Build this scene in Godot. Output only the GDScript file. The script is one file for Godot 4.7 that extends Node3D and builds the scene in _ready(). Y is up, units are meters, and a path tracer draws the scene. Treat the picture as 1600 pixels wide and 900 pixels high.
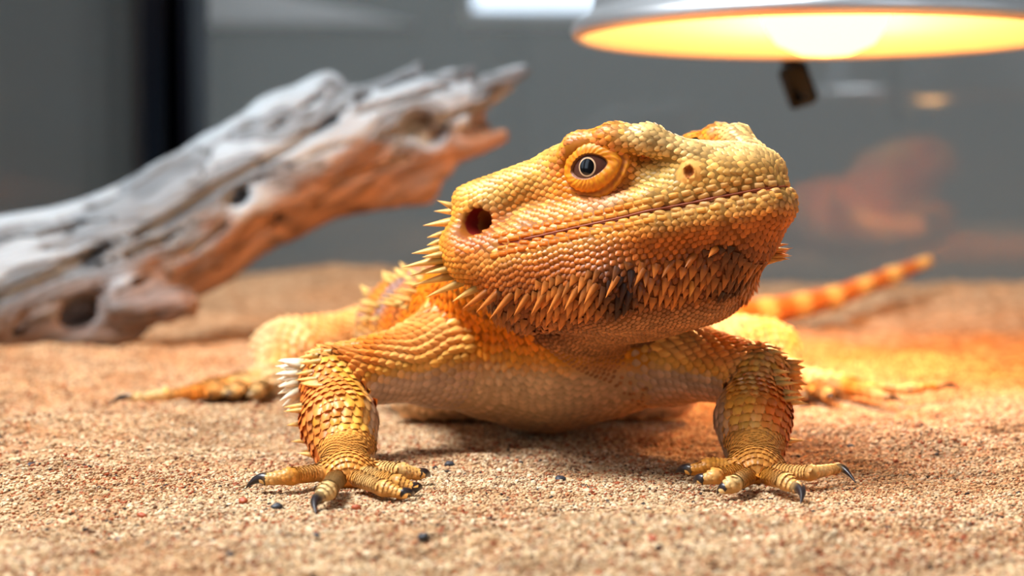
extends Node3D
# A bearded dragon on sand in a glass terrarium under a heat lamp.
# Shapes of the animal and the driftwood are worked out in centimetres and scaled to metres when they are meshed.

const CM := 0.01
const CAM := Vector3(0.0, 5.53, 35.0)
const PITCH := 3.9
const FPX := 3333.0
const SEED := 7

var rng := RandomNumberGenerator.new()
var n_low := FastNoiseLite.new()
var n_mid := FastNoiseLite.new()
var n_fine := FastNoiseLite.new()
var names := {}


# ------------------------------------------------------------------ points
func P(px: float, py: float, d: float) -> Vector3:
	var a := deg_to_rad(PITCH)
	var fw := Vector3(0, -sin(a), -cos(a))
	var up := Vector3(0, cos(a), -sin(a))
	return CAM + Vector3.RIGHT * ((px - 800.0) / FPX * d) + up * (-(py - 450.0) / FPX * d) + fw * d


func PG(px: float, py: float, h: float) -> Vector3:
	# where the line of sight meets the height h (cm)
	var e := P(px, py, 1.0) - CAM
	return CAM + e * ((h - CAM.y) / e.y)


# ------------------------------------------------------------------ nodes
func numbered(called: String) -> String:
	if not names.has(called):
		names[called] = 0
		return called
	names[called] += 1
	return "%s_%03d" % [called, names[called]]


func tag(o: Node, label := "", category := "", group := "", kind := "") -> Node:
	if label: o.set_meta("label", label)
	if category: o.set_meta("category", category)
	if group: o.set_meta("group", group)
	if kind: o.set_meta("kind", kind)
	return o


func thing(called: String, label: String, category: String, at := Vector3.ZERO, group := "") -> Node3D:
	var o := Node3D.new()
	o.name = numbered(called)
	add_child(o)
	o.position = at
	tag(o, label, category, group)
	return o


func put(called: String, mesh: Mesh, m: Material, parent: Node = null, at := Transform3D()) -> MeshInstance3D:
	var o := MeshInstance3D.new()
	o.mesh = mesh
	if m: o.material_override = m
	o.transform = at
	if parent:
		o.name = called
		parent.add_child(o, true)
	else:
		o.name = numbered(called)
		add_child(o)
	return o


func lin(r: float, g: float, b: float) -> Color:
	return Color(r / 255.0, g / 255.0, b / 255.0).srgb_to_linear()


func mat(c: Color, rough := 0.6, metal := 0.0, spec := 0.5) -> StandardMaterial3D:
	var m := StandardMaterial3D.new()
	m.albedo_color = c
	m.roughness = rough
	m.metallic = metal
	m.metallic_specular = spec
	return m


func vmat(rough := 0.5, spec := 0.5) -> StandardMaterial3D:
	var m := mat(Color.WHITE, rough, 0.0, spec)
	m.vertex_color_use_as_albedo = true
	return m


func noise(freq: float, oct := 3, type := FastNoiseLite.TYPE_SIMPLEX_SMOOTH, sd := 1) -> FastNoiseLite:
	var n := FastNoiseLite.new()
	n.seed = SEED + sd
	n.noise_type = type
	n.frequency = freq
	n.fractal_octaves = oct
	return n


func ntex(n: FastNoiseLite, size := 512, normal := false, strength := 4.0) -> NoiseTexture2D:
	var t := NoiseTexture2D.new()
	t.noise = n
	t.width = size
	t.height = size
	t.seamless = true
	t.as_normal_map = normal
	t.bump_strength = strength
	return t


func box(size: Vector3, bevel := 0.0) -> Mesh:
	if bevel <= 0.0:
		var b := BoxMesh.new()
		b.size = size
		return b
	var st := SurfaceTool.new()
	st.begin(Mesh.PRIMITIVE_TRIANGLES)
	var h := size * 0.5
	var q := h - Vector3.ONE * bevel
	for ax in 3:
		for s in [-1.0, 1.0]:
			var u := (ax + 1) % 3
			var v := (ax + 2) % 3
			var c: Array[Vector3] = []
			for e in [[-1, -1], [1, -1], [1, 1], [-1, 1]]:
				var p := Vector3.ZERO
				p[ax] = s * h[ax]
				p[u] = e[0] * q[u]
				p[v] = e[1] * q[v]
				c.append(p)
			quad(st, c[0], c[1], c[2], c[3], s < 0)
	for ax in 3:
		var u := (ax + 1) % 3
		var v := (ax + 2) % 3
		for su in [-1.0, 1.0]:
			for sv in [-1.0, 1.0]:
				var c: Array[Vector3] = []
				for e in [[-1, 0], [1, 0], [1, 1], [-1, 1]]:
					var p := Vector3.ZERO
					p[ax] = e[0] * q[ax]
					p[u] = su * (h[u] if e[1] == 0 else q[u])
					p[v] = sv * (q[v] if e[1] == 0 else h[v])
					c.append(p)
				quad(st, c[0], c[1], c[2], c[3], su * sv < 0)
	for sx in [-1.0, 1.0]:
		for sy in [-1.0, 1.0]:
			for sz in [-1.0, 1.0]:
				var a := Vector3(sx * h.x, sy * q.y, sz * q.z)
				var b2 := Vector3(sx * q.x, sy * h.y, sz * q.z)
				var c2 := Vector3(sx * q.x, sy * q.y, sz * h.z)
				if sx * sy * sz > 0:
					st.add_vertex(a); st.add_vertex(c2); st.add_vertex(b2)
				else:
					st.add_vertex(a); st.add_vertex(b2); st.add_vertex(c2)
	st.generate_normals()
	return st.commit()


func quad(st: SurfaceTool, a: Vector3, b: Vector3, c: Vector3, d: Vector3, flip := false) -> void:
	# a b c d counter-clockwise seen from the front; Godot's front faces run clockwise
	var o := [a, c, b, a, d, c] if not flip else [a, b, c, a, c, d]
	for p in o:
		st.add_vertex(p)


func lathe(prof: PackedVector2Array, n := 64, arc := TAU) -> ArrayMesh:
	# profile of (radius, height), turned about y
	var v := PackedVector3Array()
	var ix := PackedInt32Array()
	var m := prof.size()
	for i in n + 1:
		var a := arc * i / n
		for p in prof:
			v.append(Vector3(p.x * cos(a), p.y, p.x * sin(a)))
	for i in n:
		for j in m - 1:
			var a := i * m + j
			ix.append_array([a, a + m, a + 1, a + 1, a + m, a + m + 1])
	return smooth_mesh(v, ix)


func smooth_mesh(v: PackedVector3Array, ix: PackedInt32Array, col := PackedColorArray(), nn := PackedVector3Array(), weld := true) -> ArrayMesh:
	var n := nn
	if n.is_empty():
		n.resize(v.size())
		for i in range(0, ix.size(), 3):
			var a := ix[i]
			var b := ix[i + 1]
			var c := ix[i + 2]
			var f := (v[c] - v[a]).cross(v[b] - v[a])
			n[a] += f
			n[b] += f
			n[c] += f
		if weld and v.size() < 20000:
			var at := {}
			for i in v.size():
				var k := Vector3i((v[i] * 2e5).round())
				at[k] = at.get(k, Vector3.ZERO) + n[i]
			for i in v.size():
				n[i] = at[Vector3i((v[i] * 2e5).round())]
		for i in v.size():
			n[i] = n[i].normalized()
	var arr := []
	arr.resize(Mesh.ARRAY_MAX)
	arr[Mesh.ARRAY_VERTEX] = v
	arr[Mesh.ARRAY_NORMAL] = n
	arr[Mesh.ARRAY_INDEX] = ix
	if col.size(): arr[Mesh.ARRAY_COLOR] = col
	var am := ArrayMesh.new()
	am.add_surface_from_arrays(Mesh.PRIMITIVE_TRIANGLES, arr)
	return am


func tube(pts: PackedVector3Array, rad: PackedFloat32Array, n := 12, close := true) -> ArrayMesh:
	var v := PackedVector3Array()
	var ix := PackedInt32Array()
	var k := pts.size()
	var side := Vector3.ZERO
	for i in k:
		var t := (pts[mini(i + 1, k - 1)] - pts[maxi(i - 1, 0)]).normalized()
		if side == Vector3.ZERO:
			side = t.cross(Vector3.UP if absf(t.y) < 0.9 else Vector3.RIGHT).normalized()
		side = (side - t * side.dot(t)).normalized()
		var up := side.cross(t)
		for j in n:
			var a := TAU * j / n
			v.append(pts[i] + (side * cos(a) + up * sin(a)) * rad[i])
	for i in k - 1:
		for j in n:
			var a := i * n + j
			var b := i * n + (j + 1) % n
			ix.append_array([a, b, a + n, b, b + n, a + n])
	if close:
		for e in 2:
			var c := v.size()
			v.append(pts[0] if e == 0 else pts[k - 1])
			var o := 0 if e == 0 else (k - 1) * n
			for j in n:
				if e == 0: ix.append_array([c, o + (j + 1) % n, o + j])
				else: ix.append_array([c, o + j, o + (j + 1) % n])
	return smooth_mesh(v, ix)


# ------------------------------------------------------------------ distance fields
class Prim:
	var t := 0
	var op := 0
	var a: Vector3
	var ba: Vector3
	var inv := 0.0
	var ra := 0.0
	var rd := 0.0
	var k := 0.1
	var B: Basis
	var ir: Vector3
	var c: Vector3
	var R := 0.0


func cone(list: Array, a: Vector3, b: Vector3, ra: float, rb: float, k := 0.3, op := 0) -> void:
	var q := Prim.new()
	q.a = a
	q.ba = b - a
	q.inv = 1.0 / maxf(q.ba.length_squared(), 1e-9)
	q.ra = ra
	q.rd = rb - ra
	q.k = k
	q.op = op
	q.c = (a + b) * 0.5
	q.R = q.ba.length() * 0.5 + maxf(ra, rb)
	list.append(q)


func chain(list: Array, pts: Array, r: Array, k := 0.2) -> void:
	for i in pts.size() - 1:
		cone(list, pts[i], pts[i + 1], r[i], r[i + 1], k)


func egg(list: Array, at: Vector3, r: Vector3, k := 0.3, turn := Basis(), op := 0) -> void:
	var q := Prim.new()
	q.t = 1
	q.a = at
	q.B = turn.inverse()
	q.ir = Vector3.ONE / r
	q.k = k
	q.op = op
	q.c = at
	q.R = maxf(r.x, maxf(r.y, r.z))
	list.append(q)


class Field:
	# the solids of a list laid out flat, for speed
	var n := 0
	var T := PackedInt32Array()
	var A := PackedVector3Array()
	var V := PackedVector3Array()
	var R0 := PackedVector3Array()
	var R1 := PackedVector3Array()
	var R2 := PackedVector3Array()
	var F := PackedVector4Array()


func flat(list: Array) -> Field:
	var w := Field.new()
	w.n = list.size()
	for q: Prim in list:
		w.T.append(q.t + q.op * 2)
		w.A.append(q.a)
		w.V.append(q.ba if q.t == 0 else q.ir)
		w.R0.append(Vector3(q.B.x.x, q.B.y.x, q.B.z.x) * q.ir.x)
		w.R1.append(Vector3(q.B.x.y, q.B.y.y, q.B.z.y) * q.ir.y)
		w.R2.append(Vector3(q.B.x.z, q.B.y.z, q.B.z.z) * q.ir.z)
		w.F.append(Vector4(q.inv, q.ra, q.rd, q.k))
	return w


func ev(list: Array, p: Vector3) -> float:
	var w := flat(list)
	return evf(w.n, w.T, w.A, w.V, w.R0, w.R1, w.R2, w.F, p)


func evf(n: int, T: PackedInt32Array, A: PackedVector3Array, V: PackedVector3Array, R0: PackedVector3Array, R1: PackedVector3Array, R2: PackedVector3Array, F: PackedVector4Array, p: Vector3) -> float:
	var d := 100.0
	for i in n:
		var t := T[i]
		var pa := p - A[i]
		var e := 0.0
		var f := F[i]
		if t & 1 == 0:
			var h := clampf(pa.dot(V[i]) * f.x, 0.0, 1.0)
			e = (pa - V[i] * h).length() - f.y - f.z * h
		else:
			var v := Vector3(R0[i].dot(pa), R1[i].dot(pa), R2[i].dot(pa))
			var k0 := v.length()
			e = k0 * (k0 - 1.0) / maxf((v * V[i]).length(), 1e-6)
		if t < 2:
			var w := f.w - absf(d - e)
			d = minf(d, e) if w <= 0.0 else minf(d, e) - w * w / f.w * 0.25
		else:
			var w := f.w - absf(d + e)
			d = maxf(d, -e) if w <= 0.0 else maxf(d, -e) + w * w / f.w * 0.25
	return d


class Grid:
	var lo: Vector3
	var hi: Vector3
	var cell := 0.1
	var nx := 0
	var ny := 0
	var nz := 0
	var f: PackedFloat32Array
	var blocks: Array = []


func make_grid(list: Array, lo: Vector3, hi: Vector3, cell: float) -> Grid:
	var g := Grid.new()
	var n := ((hi - lo) / (cell * 8.0)).ceil() * 8.0
	g.lo = lo
	g.hi = lo + n * cell
	g.cell = cell
	g.nx = int(n.x) + 1
	g.ny = int(n.y) + 1
	g.nz = int(n.z) + 1
	g.f.resize(g.nx * g.ny * g.nz)
	g.f.fill(50.0)
	var layers: Array = []
	layers.resize(int(n.z) / 8)
	var work := func(bz: int) -> void: layers[bz] = grid_layer(list, lo, cell, bz, int(n.x) / 8, int(n.y) / 8)
	WorkerThreadPool.wait_for_group_task_completion(WorkerThreadPool.add_group_task(work, layers.size(), -1, true))
	for layer in layers:
		for e in layer:
			var b: Vector3i = e[0]
			var solid: bool = e[1] == null
			var val: PackedFloat32Array = e[1] if not solid else PackedFloat32Array()
			if not solid:
				g.blocks.append(b)
			var k := 0
			for z in 9:
				for y in 9:
					var o := ((b.z * 8 + z) * g.ny + b.y * 8 + y) * g.nx + b.x * 8
					for x in 9:
						if solid:
							if g.f[o + x] == 50.0: g.f[o + x] = -50.0
						else:
							g.f[o + x] = val[k]
							k += 1
	return g


func grid_layer(shared: Array, lo: Vector3, cell: float, bz: int, nbx: int, nby: int) -> Array:
	# one layer of blocks; the thread works on copies of its own
	var s := flat(shared)
	var C := PackedVector3Array()
	var R := PackedFloat32Array()
	for q: Prim in shared:
		C.append(q.c)
		R.append(q.R + q.k + 0.05)
	var made: Array = []
	var half := cell * 4.0
	var reach := half * 1.7321
	for by in nby:
		for bx in nbx:
			var c := lo + Vector3(bx, by, bz) * cell * 8.0 + Vector3.ONE * half
			var T := PackedInt32Array()
			var A := PackedVector3Array()
			var V := PackedVector3Array()
			var R0 := PackedVector3Array()
			var R1 := PackedVector3Array()
			var R2 := PackedVector3Array()
			var F := PackedVector4Array()
			for i in C.size():
				if C[i].distance_to(c) < R[i] + reach:
					T.append(s.T[i]); A.append(s.A[i]); V.append(s.V[i]); F.append(s.F[i])
					R0.append(s.R0[i]); R1.append(s.R1[i]); R2.append(s.R2[i])
			var n := T.size()
			if n == 0:
				continue
			var d := evf(n, T, A, V, R0, R1, R2, F, c)
			if absf(d) > reach * 1.35 + 0.02:
				if d < 0.0: made.append([Vector3i(bx, by, bz), null])
				continue
			var val := PackedFloat32Array()
			val.resize(729)
			val.fill(50.0)
			var o := lo + Vector3(bx * 8, by * 8, bz * 8) * cell
			for sub in 8:
				var x0 := (sub & 1) * 4
				var y0 := (sub >> 1 & 1) * 4
				var z0 := (sub >> 2) * 4
				var m := evf(n, T, A, V, R0, R1, R2, F, o + Vector3(x0 + 2, y0 + 2, z0 + 2) * cell)
				var away := absf(m) > reach * 0.8 + 0.1
				for z in range(z0, z0 + 5):
					for y in range(y0, y0 + 5):
						var k := (z * 9 + y) * 9 + x0
						for x in 5:
							if away:
								if val[k + x] == 50.0: val[k + x] = m
							else:
								val[k + x] = evf(n, T, A, V, R0, R1, R2, F, o + Vector3(x0 + x, y, z) * cell)
			made.append([Vector3i(bx, by, bz), val])
	return made


func net(g: Grid, v: PackedVector3Array, nn: PackedVector3Array, ix: PackedInt32Array, over: Array = []) -> void:
	# surface nets; cells that lie inside one of the finer grids in «over» are left to those
	var at := {}
	var nx := g.nx
	var nxy := g.nx * g.ny
	var f := g.f
	var cells := PackedInt32Array()
	for b: Vector3i in g.blocks:
		for z in 8:
			for y in 8:
				var o := ((b.z * 8 + z) * g.ny + b.y * 8 + y) * nx + b.x * 8
				for x in 8:
					var i := o + x
					var c0 := f[i]
					var c1 := f[i + 1]
					var c2 := f[i + nx]
					var c3 := f[i + nx + 1]
					var c4 := f[i + nxy]
					var c5 := f[i + nxy + 1]
					var c6 := f[i + nxy + nx]
					var c7 := f[i + nxy + nx + 1]
					var m := int(c0 < 0) + int(c1 < 0) + int(c2 < 0) + int(c3 < 0) + int(c4 < 0) + int(c5 < 0) + int(c6 < 0) + int(c7 < 0)
					if m == 0 or m == 8:
						continue
					var base := Vector3(b.x * 8 + x, b.y * 8 + y, b.z * 8 + z)
					var w := g.lo + (base + Vector3.ONE * 0.5) * g.cell
					var skip := false
					for h: Grid in over:
						var e := g.cell * 1.2
						if w.x > h.lo.x + e and w.y > h.lo.y + e and w.z > h.lo.z + e and w.x < h.hi.x - e and w.y < h.hi.y - e and w.z < h.hi.z - e:
							skip = true
					if skip:
						continue
					var s := Vector3.ZERO
					var k := 0
					if (c0 < 0) != (c1 < 0): s += Vector3(c0 / (c0 - c1), 0, 0); k += 1
					if (c2 < 0) != (c3 < 0): s += Vector3(c2 / (c2 - c3), 1, 0); k += 1
					if (c4 < 0) != (c5 < 0): s += Vector3(c4 / (c4 - c5), 0, 1); k += 1
					if (c6 < 0) != (c7 < 0): s += Vector3(c6 / (c6 - c7), 1, 1); k += 1
					if (c0 < 0) != (c2 < 0): s += Vector3(0, c0 / (c0 - c2), 0); k += 1
					if (c1 < 0) != (c3 < 0): s += Vector3(1, c1 / (c1 - c3), 0); k += 1
					if (c4 < 0) != (c6 < 0): s += Vector3(0, c4 / (c4 - c6), 1); k += 1
					if (c5 < 0) != (c7 < 0): s += Vector3(1, c5 / (c5 - c7), 1); k += 1
					if (c0 < 0) != (c4 < 0): s += Vector3(0, 0, c0 / (c0 - c4)); k += 1
					if (c1 < 0) != (c5 < 0): s += Vector3(1, 0, c1 / (c1 - c5)); k += 1
					if (c2 < 0) != (c6 < 0): s += Vector3(0, 1, c2 / (c2 - c6)); k += 1
					if (c3 < 0) != (c7 < 0): s += Vector3(1, 1, c3 / (c3 - c7)); k += 1
					at[i] = v.size()
					cells.append(i)
					v.append(g.lo + (base + s / k) * g.cell)
					nn.append(Vector3(c1 + c3 + c5 + c7 - c0 - c2 - c4 - c6, c2 + c3 + c6 + c7 - c0 - c1 - c4 - c5, c4 + c5 + c6 + c7 - c0 - c1 - c2 - c3).normalized())
	for i in cells:
		var a: int = at[i]
		var inside := f[i] < 0
		for ax in 3:
			var du := 1 if ax == 0 else (nx if ax == 1 else nxy)
			var d1 := nx if ax == 0 else (nxy if ax == 1 else 1)
			var d2 := nxy if ax == 0 else (1 if ax == 1 else nx)
			if inside == (f[i + du] < 0):
				continue
			var b: int = at.get(i - d1, -1)
			var c: int = at.get(i - d1 - d2, -1)
			var e: int = at.get(i - d2, -1)
			if b < 0 or c < 0 or e < 0:
				continue
			if inside:
				ix.append_array([a, c, b, a, e, c])
			else:
				ix.append_array([a, b, c, a, c, e])


func fld(g: Grid, p: Vector3) -> float:
	var q := (p - g.lo) / g.cell
	var x := int(q.x)
	var y := int(q.y)
	var z := int(q.z)
	if q.x < 0 or q.y < 0 or q.z < 0 or x >= g.nx - 1 or y >= g.ny - 1 or z >= g.nz - 1:
		return 50.0
	var i := (z * g.ny + y) * g.nx + x
	var j := i + g.nx * g.ny
	var u := q.x - x
	var w := q.y - y
	var a := lerpf(lerpf(g.f[i], g.f[i + 1], u), lerpf(g.f[i + g.nx], g.f[i + g.nx + 1], u), w)
	var b := lerpf(lerpf(g.f[j], g.f[j + 1], u), lerpf(g.f[j + g.nx], g.f[j + g.nx + 1], u), w)
	return lerpf(a, b, q.z - z)


# ------------------------------------------------------------------ the dragon
var HO: Vector3
var HF: Vector3
var HS: Vector3
var HU: Vector3
var dragon: Node3D
var grids: Array = []
var skel: Array = []
var taken := {}
var piles := {}
var lone: Array = []
var mouth: PackedVector3Array
var mouth_n: PackedVector3Array
var laid := 0
const EYE := Vector3(0.1, 1.27, -0.03)
const EAR := Vector3(-2.0, 2.25, -0.44)


func H(f: float, s: float, u: float) -> Vector3:
	return HO + HF * f + HS * s + HU * u


func hl(p: Vector3) -> Vector3:
	var q := p - HO
	return Vector3(q.dot(HF), q.dot(HS), q.dot(HU))


func gf(p: Vector3) -> float:
	for g: Grid in grids:
		if p.x > g.lo.x and p.y > g.lo.y and p.z > g.lo.z and p.x < g.hi.x - g.cell and p.y < g.hi.y - g.cell and p.z < g.hi.z - g.cell:
			return fld(g, p)
	return 50.0


func gn(p: Vector3, e := 0.06) -> Vector3:
	return Vector3(gf(p + Vector3(e, 0, 0)) - gf(p - Vector3(e, 0, 0)), gf(p + Vector3(0, e, 0)) - gf(p - Vector3(0, e, 0)), gf(p + Vector3(0, 0, e)) - gf(p - Vector3(0, 0, e))).normalized()


func hit(o: Vector3, dir: Vector3, far: float, from := 0.1) -> float:
	# distance along the ray to the skin, or -1
	var t := from
	var last := gf(o + dir * t)
	if last > 0.0:
		return -1.0
	while t < far:
		var e := gf(o + dir * (t + 0.07))
		if e >= 0.0:
			if e > 20.0 or last < -20.0:
				return t + 0.035
			return t + 0.07 * last / (last - e)
		last = e
		t += 0.07
	return -1.0


func hit_in(o: Vector3, dir: Vector3, far: float) -> float:
	# the same from outside, so that hollows do not stop the ray
	var t := far
	var last := gf(o + dir * t)
	while t > 0.15:
		var e := gf(o + dir * (t - 0.07))
		if last > 0.0 and e <= 0.0:
			if e < -20.0 or last > 20.0: return t - 0.035
			return t - 0.07 * last / (last - e)
		last = e
		t -= 0.07
	return -1.0


func bone(region: String, pts: Array, r: Array) -> void:
	for i in pts.size() - 1:
		skel.append([region, pts[i], pts[i + 1] - pts[i], 1.0 / (pts[i + 1] - pts[i]).length_squared(), r[i], r[i + 1]])


func region_at(p: Vector3, bones: Array) -> String:
	return bones[bone_at(p, bones)][0]


func bone_at(p: Vector3, bones: Array) -> int:
	var best := 1e9
	var which := 0
	for i in bones.size():
		var b: Array = bones[i]
		var ba: Vector3 = b[2]
		var pa: Vector3 = p - b[1]
		var h := clampf(pa.dot(ba) * b[3], 0.0, 1.0)
		var d := (pa - ba * h).length() - lerpf(b[4], b[5], h)
		if d < best:
			best = d
			which = i
	return which


var ARM_L: Array
var ARM_R: Array
var R_ARM := [0.72, 0.55, 0.6, 0.43]
var toes: Array = []
var claws: Array = []


func dragon_prims() -> Array:
	var L: Array = []
	var psi := deg_to_rad(46.0)
	var th := deg_to_rad(14.0)
	HF = Vector3(sin(psi) * cos(th), sin(th), cos(psi) * cos(th))
	HS = Vector3(-cos(psi), 0, sin(psi))
	HU = HS.cross(HF)
	HO = P(1012, 262, 36.0)
	var hb := Basis(HF, HS, HU)
	# trunk, chest, neck
	egg(L, Vector3(0.6, 1.78, -9.8), Vector3(3.35, 1.6, 7.0), 0.6)
	egg(L, P(850, 574, 40.0), Vector3(2.2, 0.9, 1.8), 0.6)
	cone(L, P(650, 615, 42.4), P(1050, 612, 42.4), 0.52, 0.52, 0.3)
	cone(L, P(690, 590, 45.5), P(1015, 590, 45.5), 0.7, 0.7, 0.5)
	cone(L, H(-1.7, 0, -1.2), P(855, 545, 40.5), 1.45, 1.5, 0.7)
	cone(L, P(735, 475, 39.8), P(640, 520, 44.5), 0.85, 1.1, 0.7)
	cone(L, H(-2.0, 1.1, -0.7), P(720, 490, 39.5), 0.8, 0.8, 0.5)
	bone("trunk", [Vector3(0.6, 1.6, -3.5), Vector3(0.6, 1.6, -16.0)], [2.0, 2.0])
	bone("trunk", [P(735, 475, 39.8), P(640, 520, 44.5)], [0.85, 1.1])
	# arms
	ARM_L = [P(690, 562, 38.6), P(516, 592, 36.9), P(531, 660, 36.2), P(540, 703, 35.9)]
	ARM_R = [P(1040, 560, 38.6), P(1186, 590, 36.9), P(1176, 655, 36.2), P(1178, 697, 35.9)]
	for arm in [ARM_L, ARM_R]:
		cone(L, arm[0], arm[1], 0.72, 0.5, 0.35)
		cone(L, arm[1], arm[2], 0.5, 0.6, 0.2)
		cone(L, arm[2], arm[3], 0.6, 0.44, 0.25)
	for arm in [ARM_L, ARM_R]:
		bone("upper_arm", arm.slice(0, 2), R_ARM)
		bone("forearm", arm.slice(1), R_ARM.slice(1))
	cone(L, P(760, 560, 39.6), ARM_L[0], 0.95, 0.78, 0.5)
	cone(L, P(960, 560, 39.6), ARM_R[0], 0.95, 0.78, 0.5)
	# hands: palm, then fingers [points px, py, height; radii]
	var palm_l := PG(541, 738, 0.2)
	var palm_r := PG(1180, 731, 0.2)
	for q in [[palm_l, ARM_L[3]], [palm_r, ARM_R[3]]]:
		egg(L, q[0], Vector3(0.5, 0.24, 0.42), 0.25)
		cone(L, q[1], q[0] + Vector3(0, 0.08, 0.05), 0.43, 0.3, 0.3)
	bone("hand", [palm_l + Vector3(0, -0.1, 0), palm_l], [0.5, 0.5])
	bone("hand", [palm_r + Vector3(0, -0.1, 0), palm_r], [0.5, 0.5])
	finger(L, [[505, 738, 0.22], [455, 745, 0.26], [415, 750, 0.2]], [384, 769, 0.0], 0.15)
	finger(L, [[525, 750, 0.22], [512, 767, 0.28], [500, 778, 0.2]], [494, 808, 0.0], 0.16)
	finger(L, [[558, 748, 0.22], [598, 763, 0.2], [630, 773, 0.12]], [648, 778, 0.03], 0.14)
	finger(L, [[575, 742, 0.22], [618, 754, 0.22], [645, 764, 0.12]], [660, 769, 0.03], 0.14)
	finger(L, [[578, 732, 0.22], [625, 737, 0.24], [655, 742, 0.17]], [672, 751, 0.03], 0.15)
	finger(L, [[1148, 731, 0.22], [1110, 729, 0.24], [1080, 735, 0.17]], [1056, 744, 0.03], 0.15)
	finger(L, [[1152, 738, 0.22], [1120, 744, 0.24], [1100, 750, 0.17]], [1083, 761, 0.02], 0.14)
	finger(L, [[1168, 745, 0.22], [1146, 757, 0.24], [1134, 764, 0.17]], [1120, 778, 0.02], 0.15)
	finger(L, [[1200, 745, 0.22], [1228, 753, 0.28], [1243, 762, 0.22]], [1251, 793, 0.0], 0.15)
	finger(L, [[1215, 737, 0.22], [1265, 740, 0.26], [1308, 733, 0.24]], [1337, 760, 0.02], 0.13)
	# hind legs
	var kl := P(446, 551, 47.6)
	var kr := P(1196, 552, 47.8)
	cone(L, Vector3(-1.0, 1.5, -14.8), P(575, 552, 50.5), 1.2, 1.0, 0.6)
	cone(L, P(575, 552, 50.5), kl, 1.0, 0.74, 0.4)
	cone(L, kl, P(428, 596, 46.6), 0.68, 0.4, 0.3)
	cone(L, Vector3(2.3, 1.5, -14.8), P(1090, 552, 50.5), 1.2, 1.0, 0.6)
	cone(L, P(1090, 552, 50.5), kr, 1.0, 0.74, 0.4)
	cone(L, kr, P(1228, 596, 46.8), 0.66, 0.4, 0.3)
	cone(L, P(428, 596, 46.6), PG(335, 607, 0.25), 0.36, 0.22, 0.2)
	cone(L, P(1228, 596, 46.8), PG(1335, 606, 0.25), 0.36, 0.22, 0.2)
	bone("hind", [P(575, 552, 50.5), kl, P(428, 596, 46.6), PG(335, 607, 0.25)], [1.1, 0.72, 0.4, 0.25])
	bone("hind", [P(1090, 552, 50.5), kr, P(1228, 596, 46.8), PG(1335, 606, 0.25)], [1.1, 0.72, 0.4, 0.25])
	for q in [
		[[[340, 606, 0.3], [262, 618, 0.3], [205, 621, 0.26]], [168, 640, 0.0], 0.15],
		[[[412, 606, 0.25], [402, 612, 0.25], [396, 617, 0.2]], [388, 626, 0.0], 0.2],
		[[[380, 604, 0.25], [368, 611, 0.25], [360, 617, 0.2]], [350, 628, 0.0], 0.2],
		[[[352, 604, 0.25], [335, 612, 0.25], [327, 617, 0.2]], [316, 629, 0.0], 0.2],
		[[[330, 604, 0.25], [304, 615, 0.25], [296, 620, 0.2]], [286, 632, 0.0], 0.2],
		[[[1335, 605, 0.3], [1420, 610, 0.3], [1465, 605, 0.32]], [1496, 618, 0.0], 0.14],
		[[[1245, 606, 0.25], [1252, 613, 0.25], [1256, 618, 0.2]], [1260, 628, 0.0], 0.2],
		[[[1278, 606, 0.25], [1292, 615, 0.25], [1298, 621, 0.2]], [1303, 633, 0.0], 0.2],
		[[[1320, 606, 0.25], [1360, 615, 0.25], [1385, 622, 0.2]], [1413, 633, 0.0], 0.17],
	]:
		finger(L, q[0], q[1], q[2])
	# tail
	var tl := [Vector3(0.6, 1.3, -15.5), P(1040, 512, 58.0), P(1100, 500, 60.0), P(1200, 490, 62.0), P(1300, 467, 65.0), P(1390, 433, 68.0), P(1452, 408, 70.0)]
	var tr := [1.2, 0.62, 0.5, 0.4, 0.31, 0.25, 0.16]
	chain(L, tl, tr, 0.2)
	bone("tail", tl, tr)
	# head
	bone("head", [H(-1.9, 0, -1.0), H(0, 0, -1.0), H(2.6, 0, -0.8)], [2.3, 2.1, 0.7])
	egg(L, H(-0.75, 0, -0.35), Vector3(2.05, 1.72, 0.79), 0.3, hb)
	egg(L, H(0.85, 0, -0.55), Vector3(1.7, 1.2, 0.66), 0.35, hb)
	egg(L, H(1.8, 0, -0.68), Vector3(0.76, 0.74, 0.35), 0.25, hb)
	cone(L, H(0.4, 0, -0.15), H(2.1, 0, -0.62), 0.5, 0.24, 0.3)
	for s in [-1.0, 1.0]:
		chain(L, [H(-0.8, s * 1.36, 0.26), H(-0.1, s * 1.5, 0.36), H(0.55, s * 1.36, 0.36), H(1.1, s * 1.16, 0.22), H(1.65, s * 0.78, -0.2), H(2.2, s * 0.32, -0.58)], [0.22, 0.25, 0.25, 0.23, 0.2, 0.18], 0.16)
		cone(L, H(-0.75, s * 1.25, 0.05), H(-2.35, s * 1.95, 0.0), 0.46, 0.3, 0.25)
		cone(L, H(-2.1, s * 1.85, -0.4), H(-2.45, s * 2.2, -0.75), 0.42, 0.42, 0.4)
		# upper lip, lower jaw, cheek
		chain(L, [H(2.3, s * 0.18, -0.78), H(1.85, s * 0.62, -0.79), H(1.0, s * 1.22, -0.78), H(-0.1, s * 1.5, -0.72), H(-1.2, s * 1.8, -0.68)], [0.2, 0.22, 0.24, 0.27, 0.3], 0.14)
		chain(L, [H(2.4, s * 0.16, -1.17), H(1.85, s * 0.6, -1.18), H(0.9, s * 1.2, -1.2), H(-0.2, s * 1.55, -1.16), H(-1.2, s * 1.9, -1.12), H(-2.25, s * 2.25, -1.0)], [0.28, 0.28, 0.34, 0.38, 0.42, 0.46], 0.18)
		cone(L, H(-1.5, s * 1.55, -1.5), H(-0.2, s * 1.15, -1.75), 0.95, 0.95, 0.35)
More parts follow.
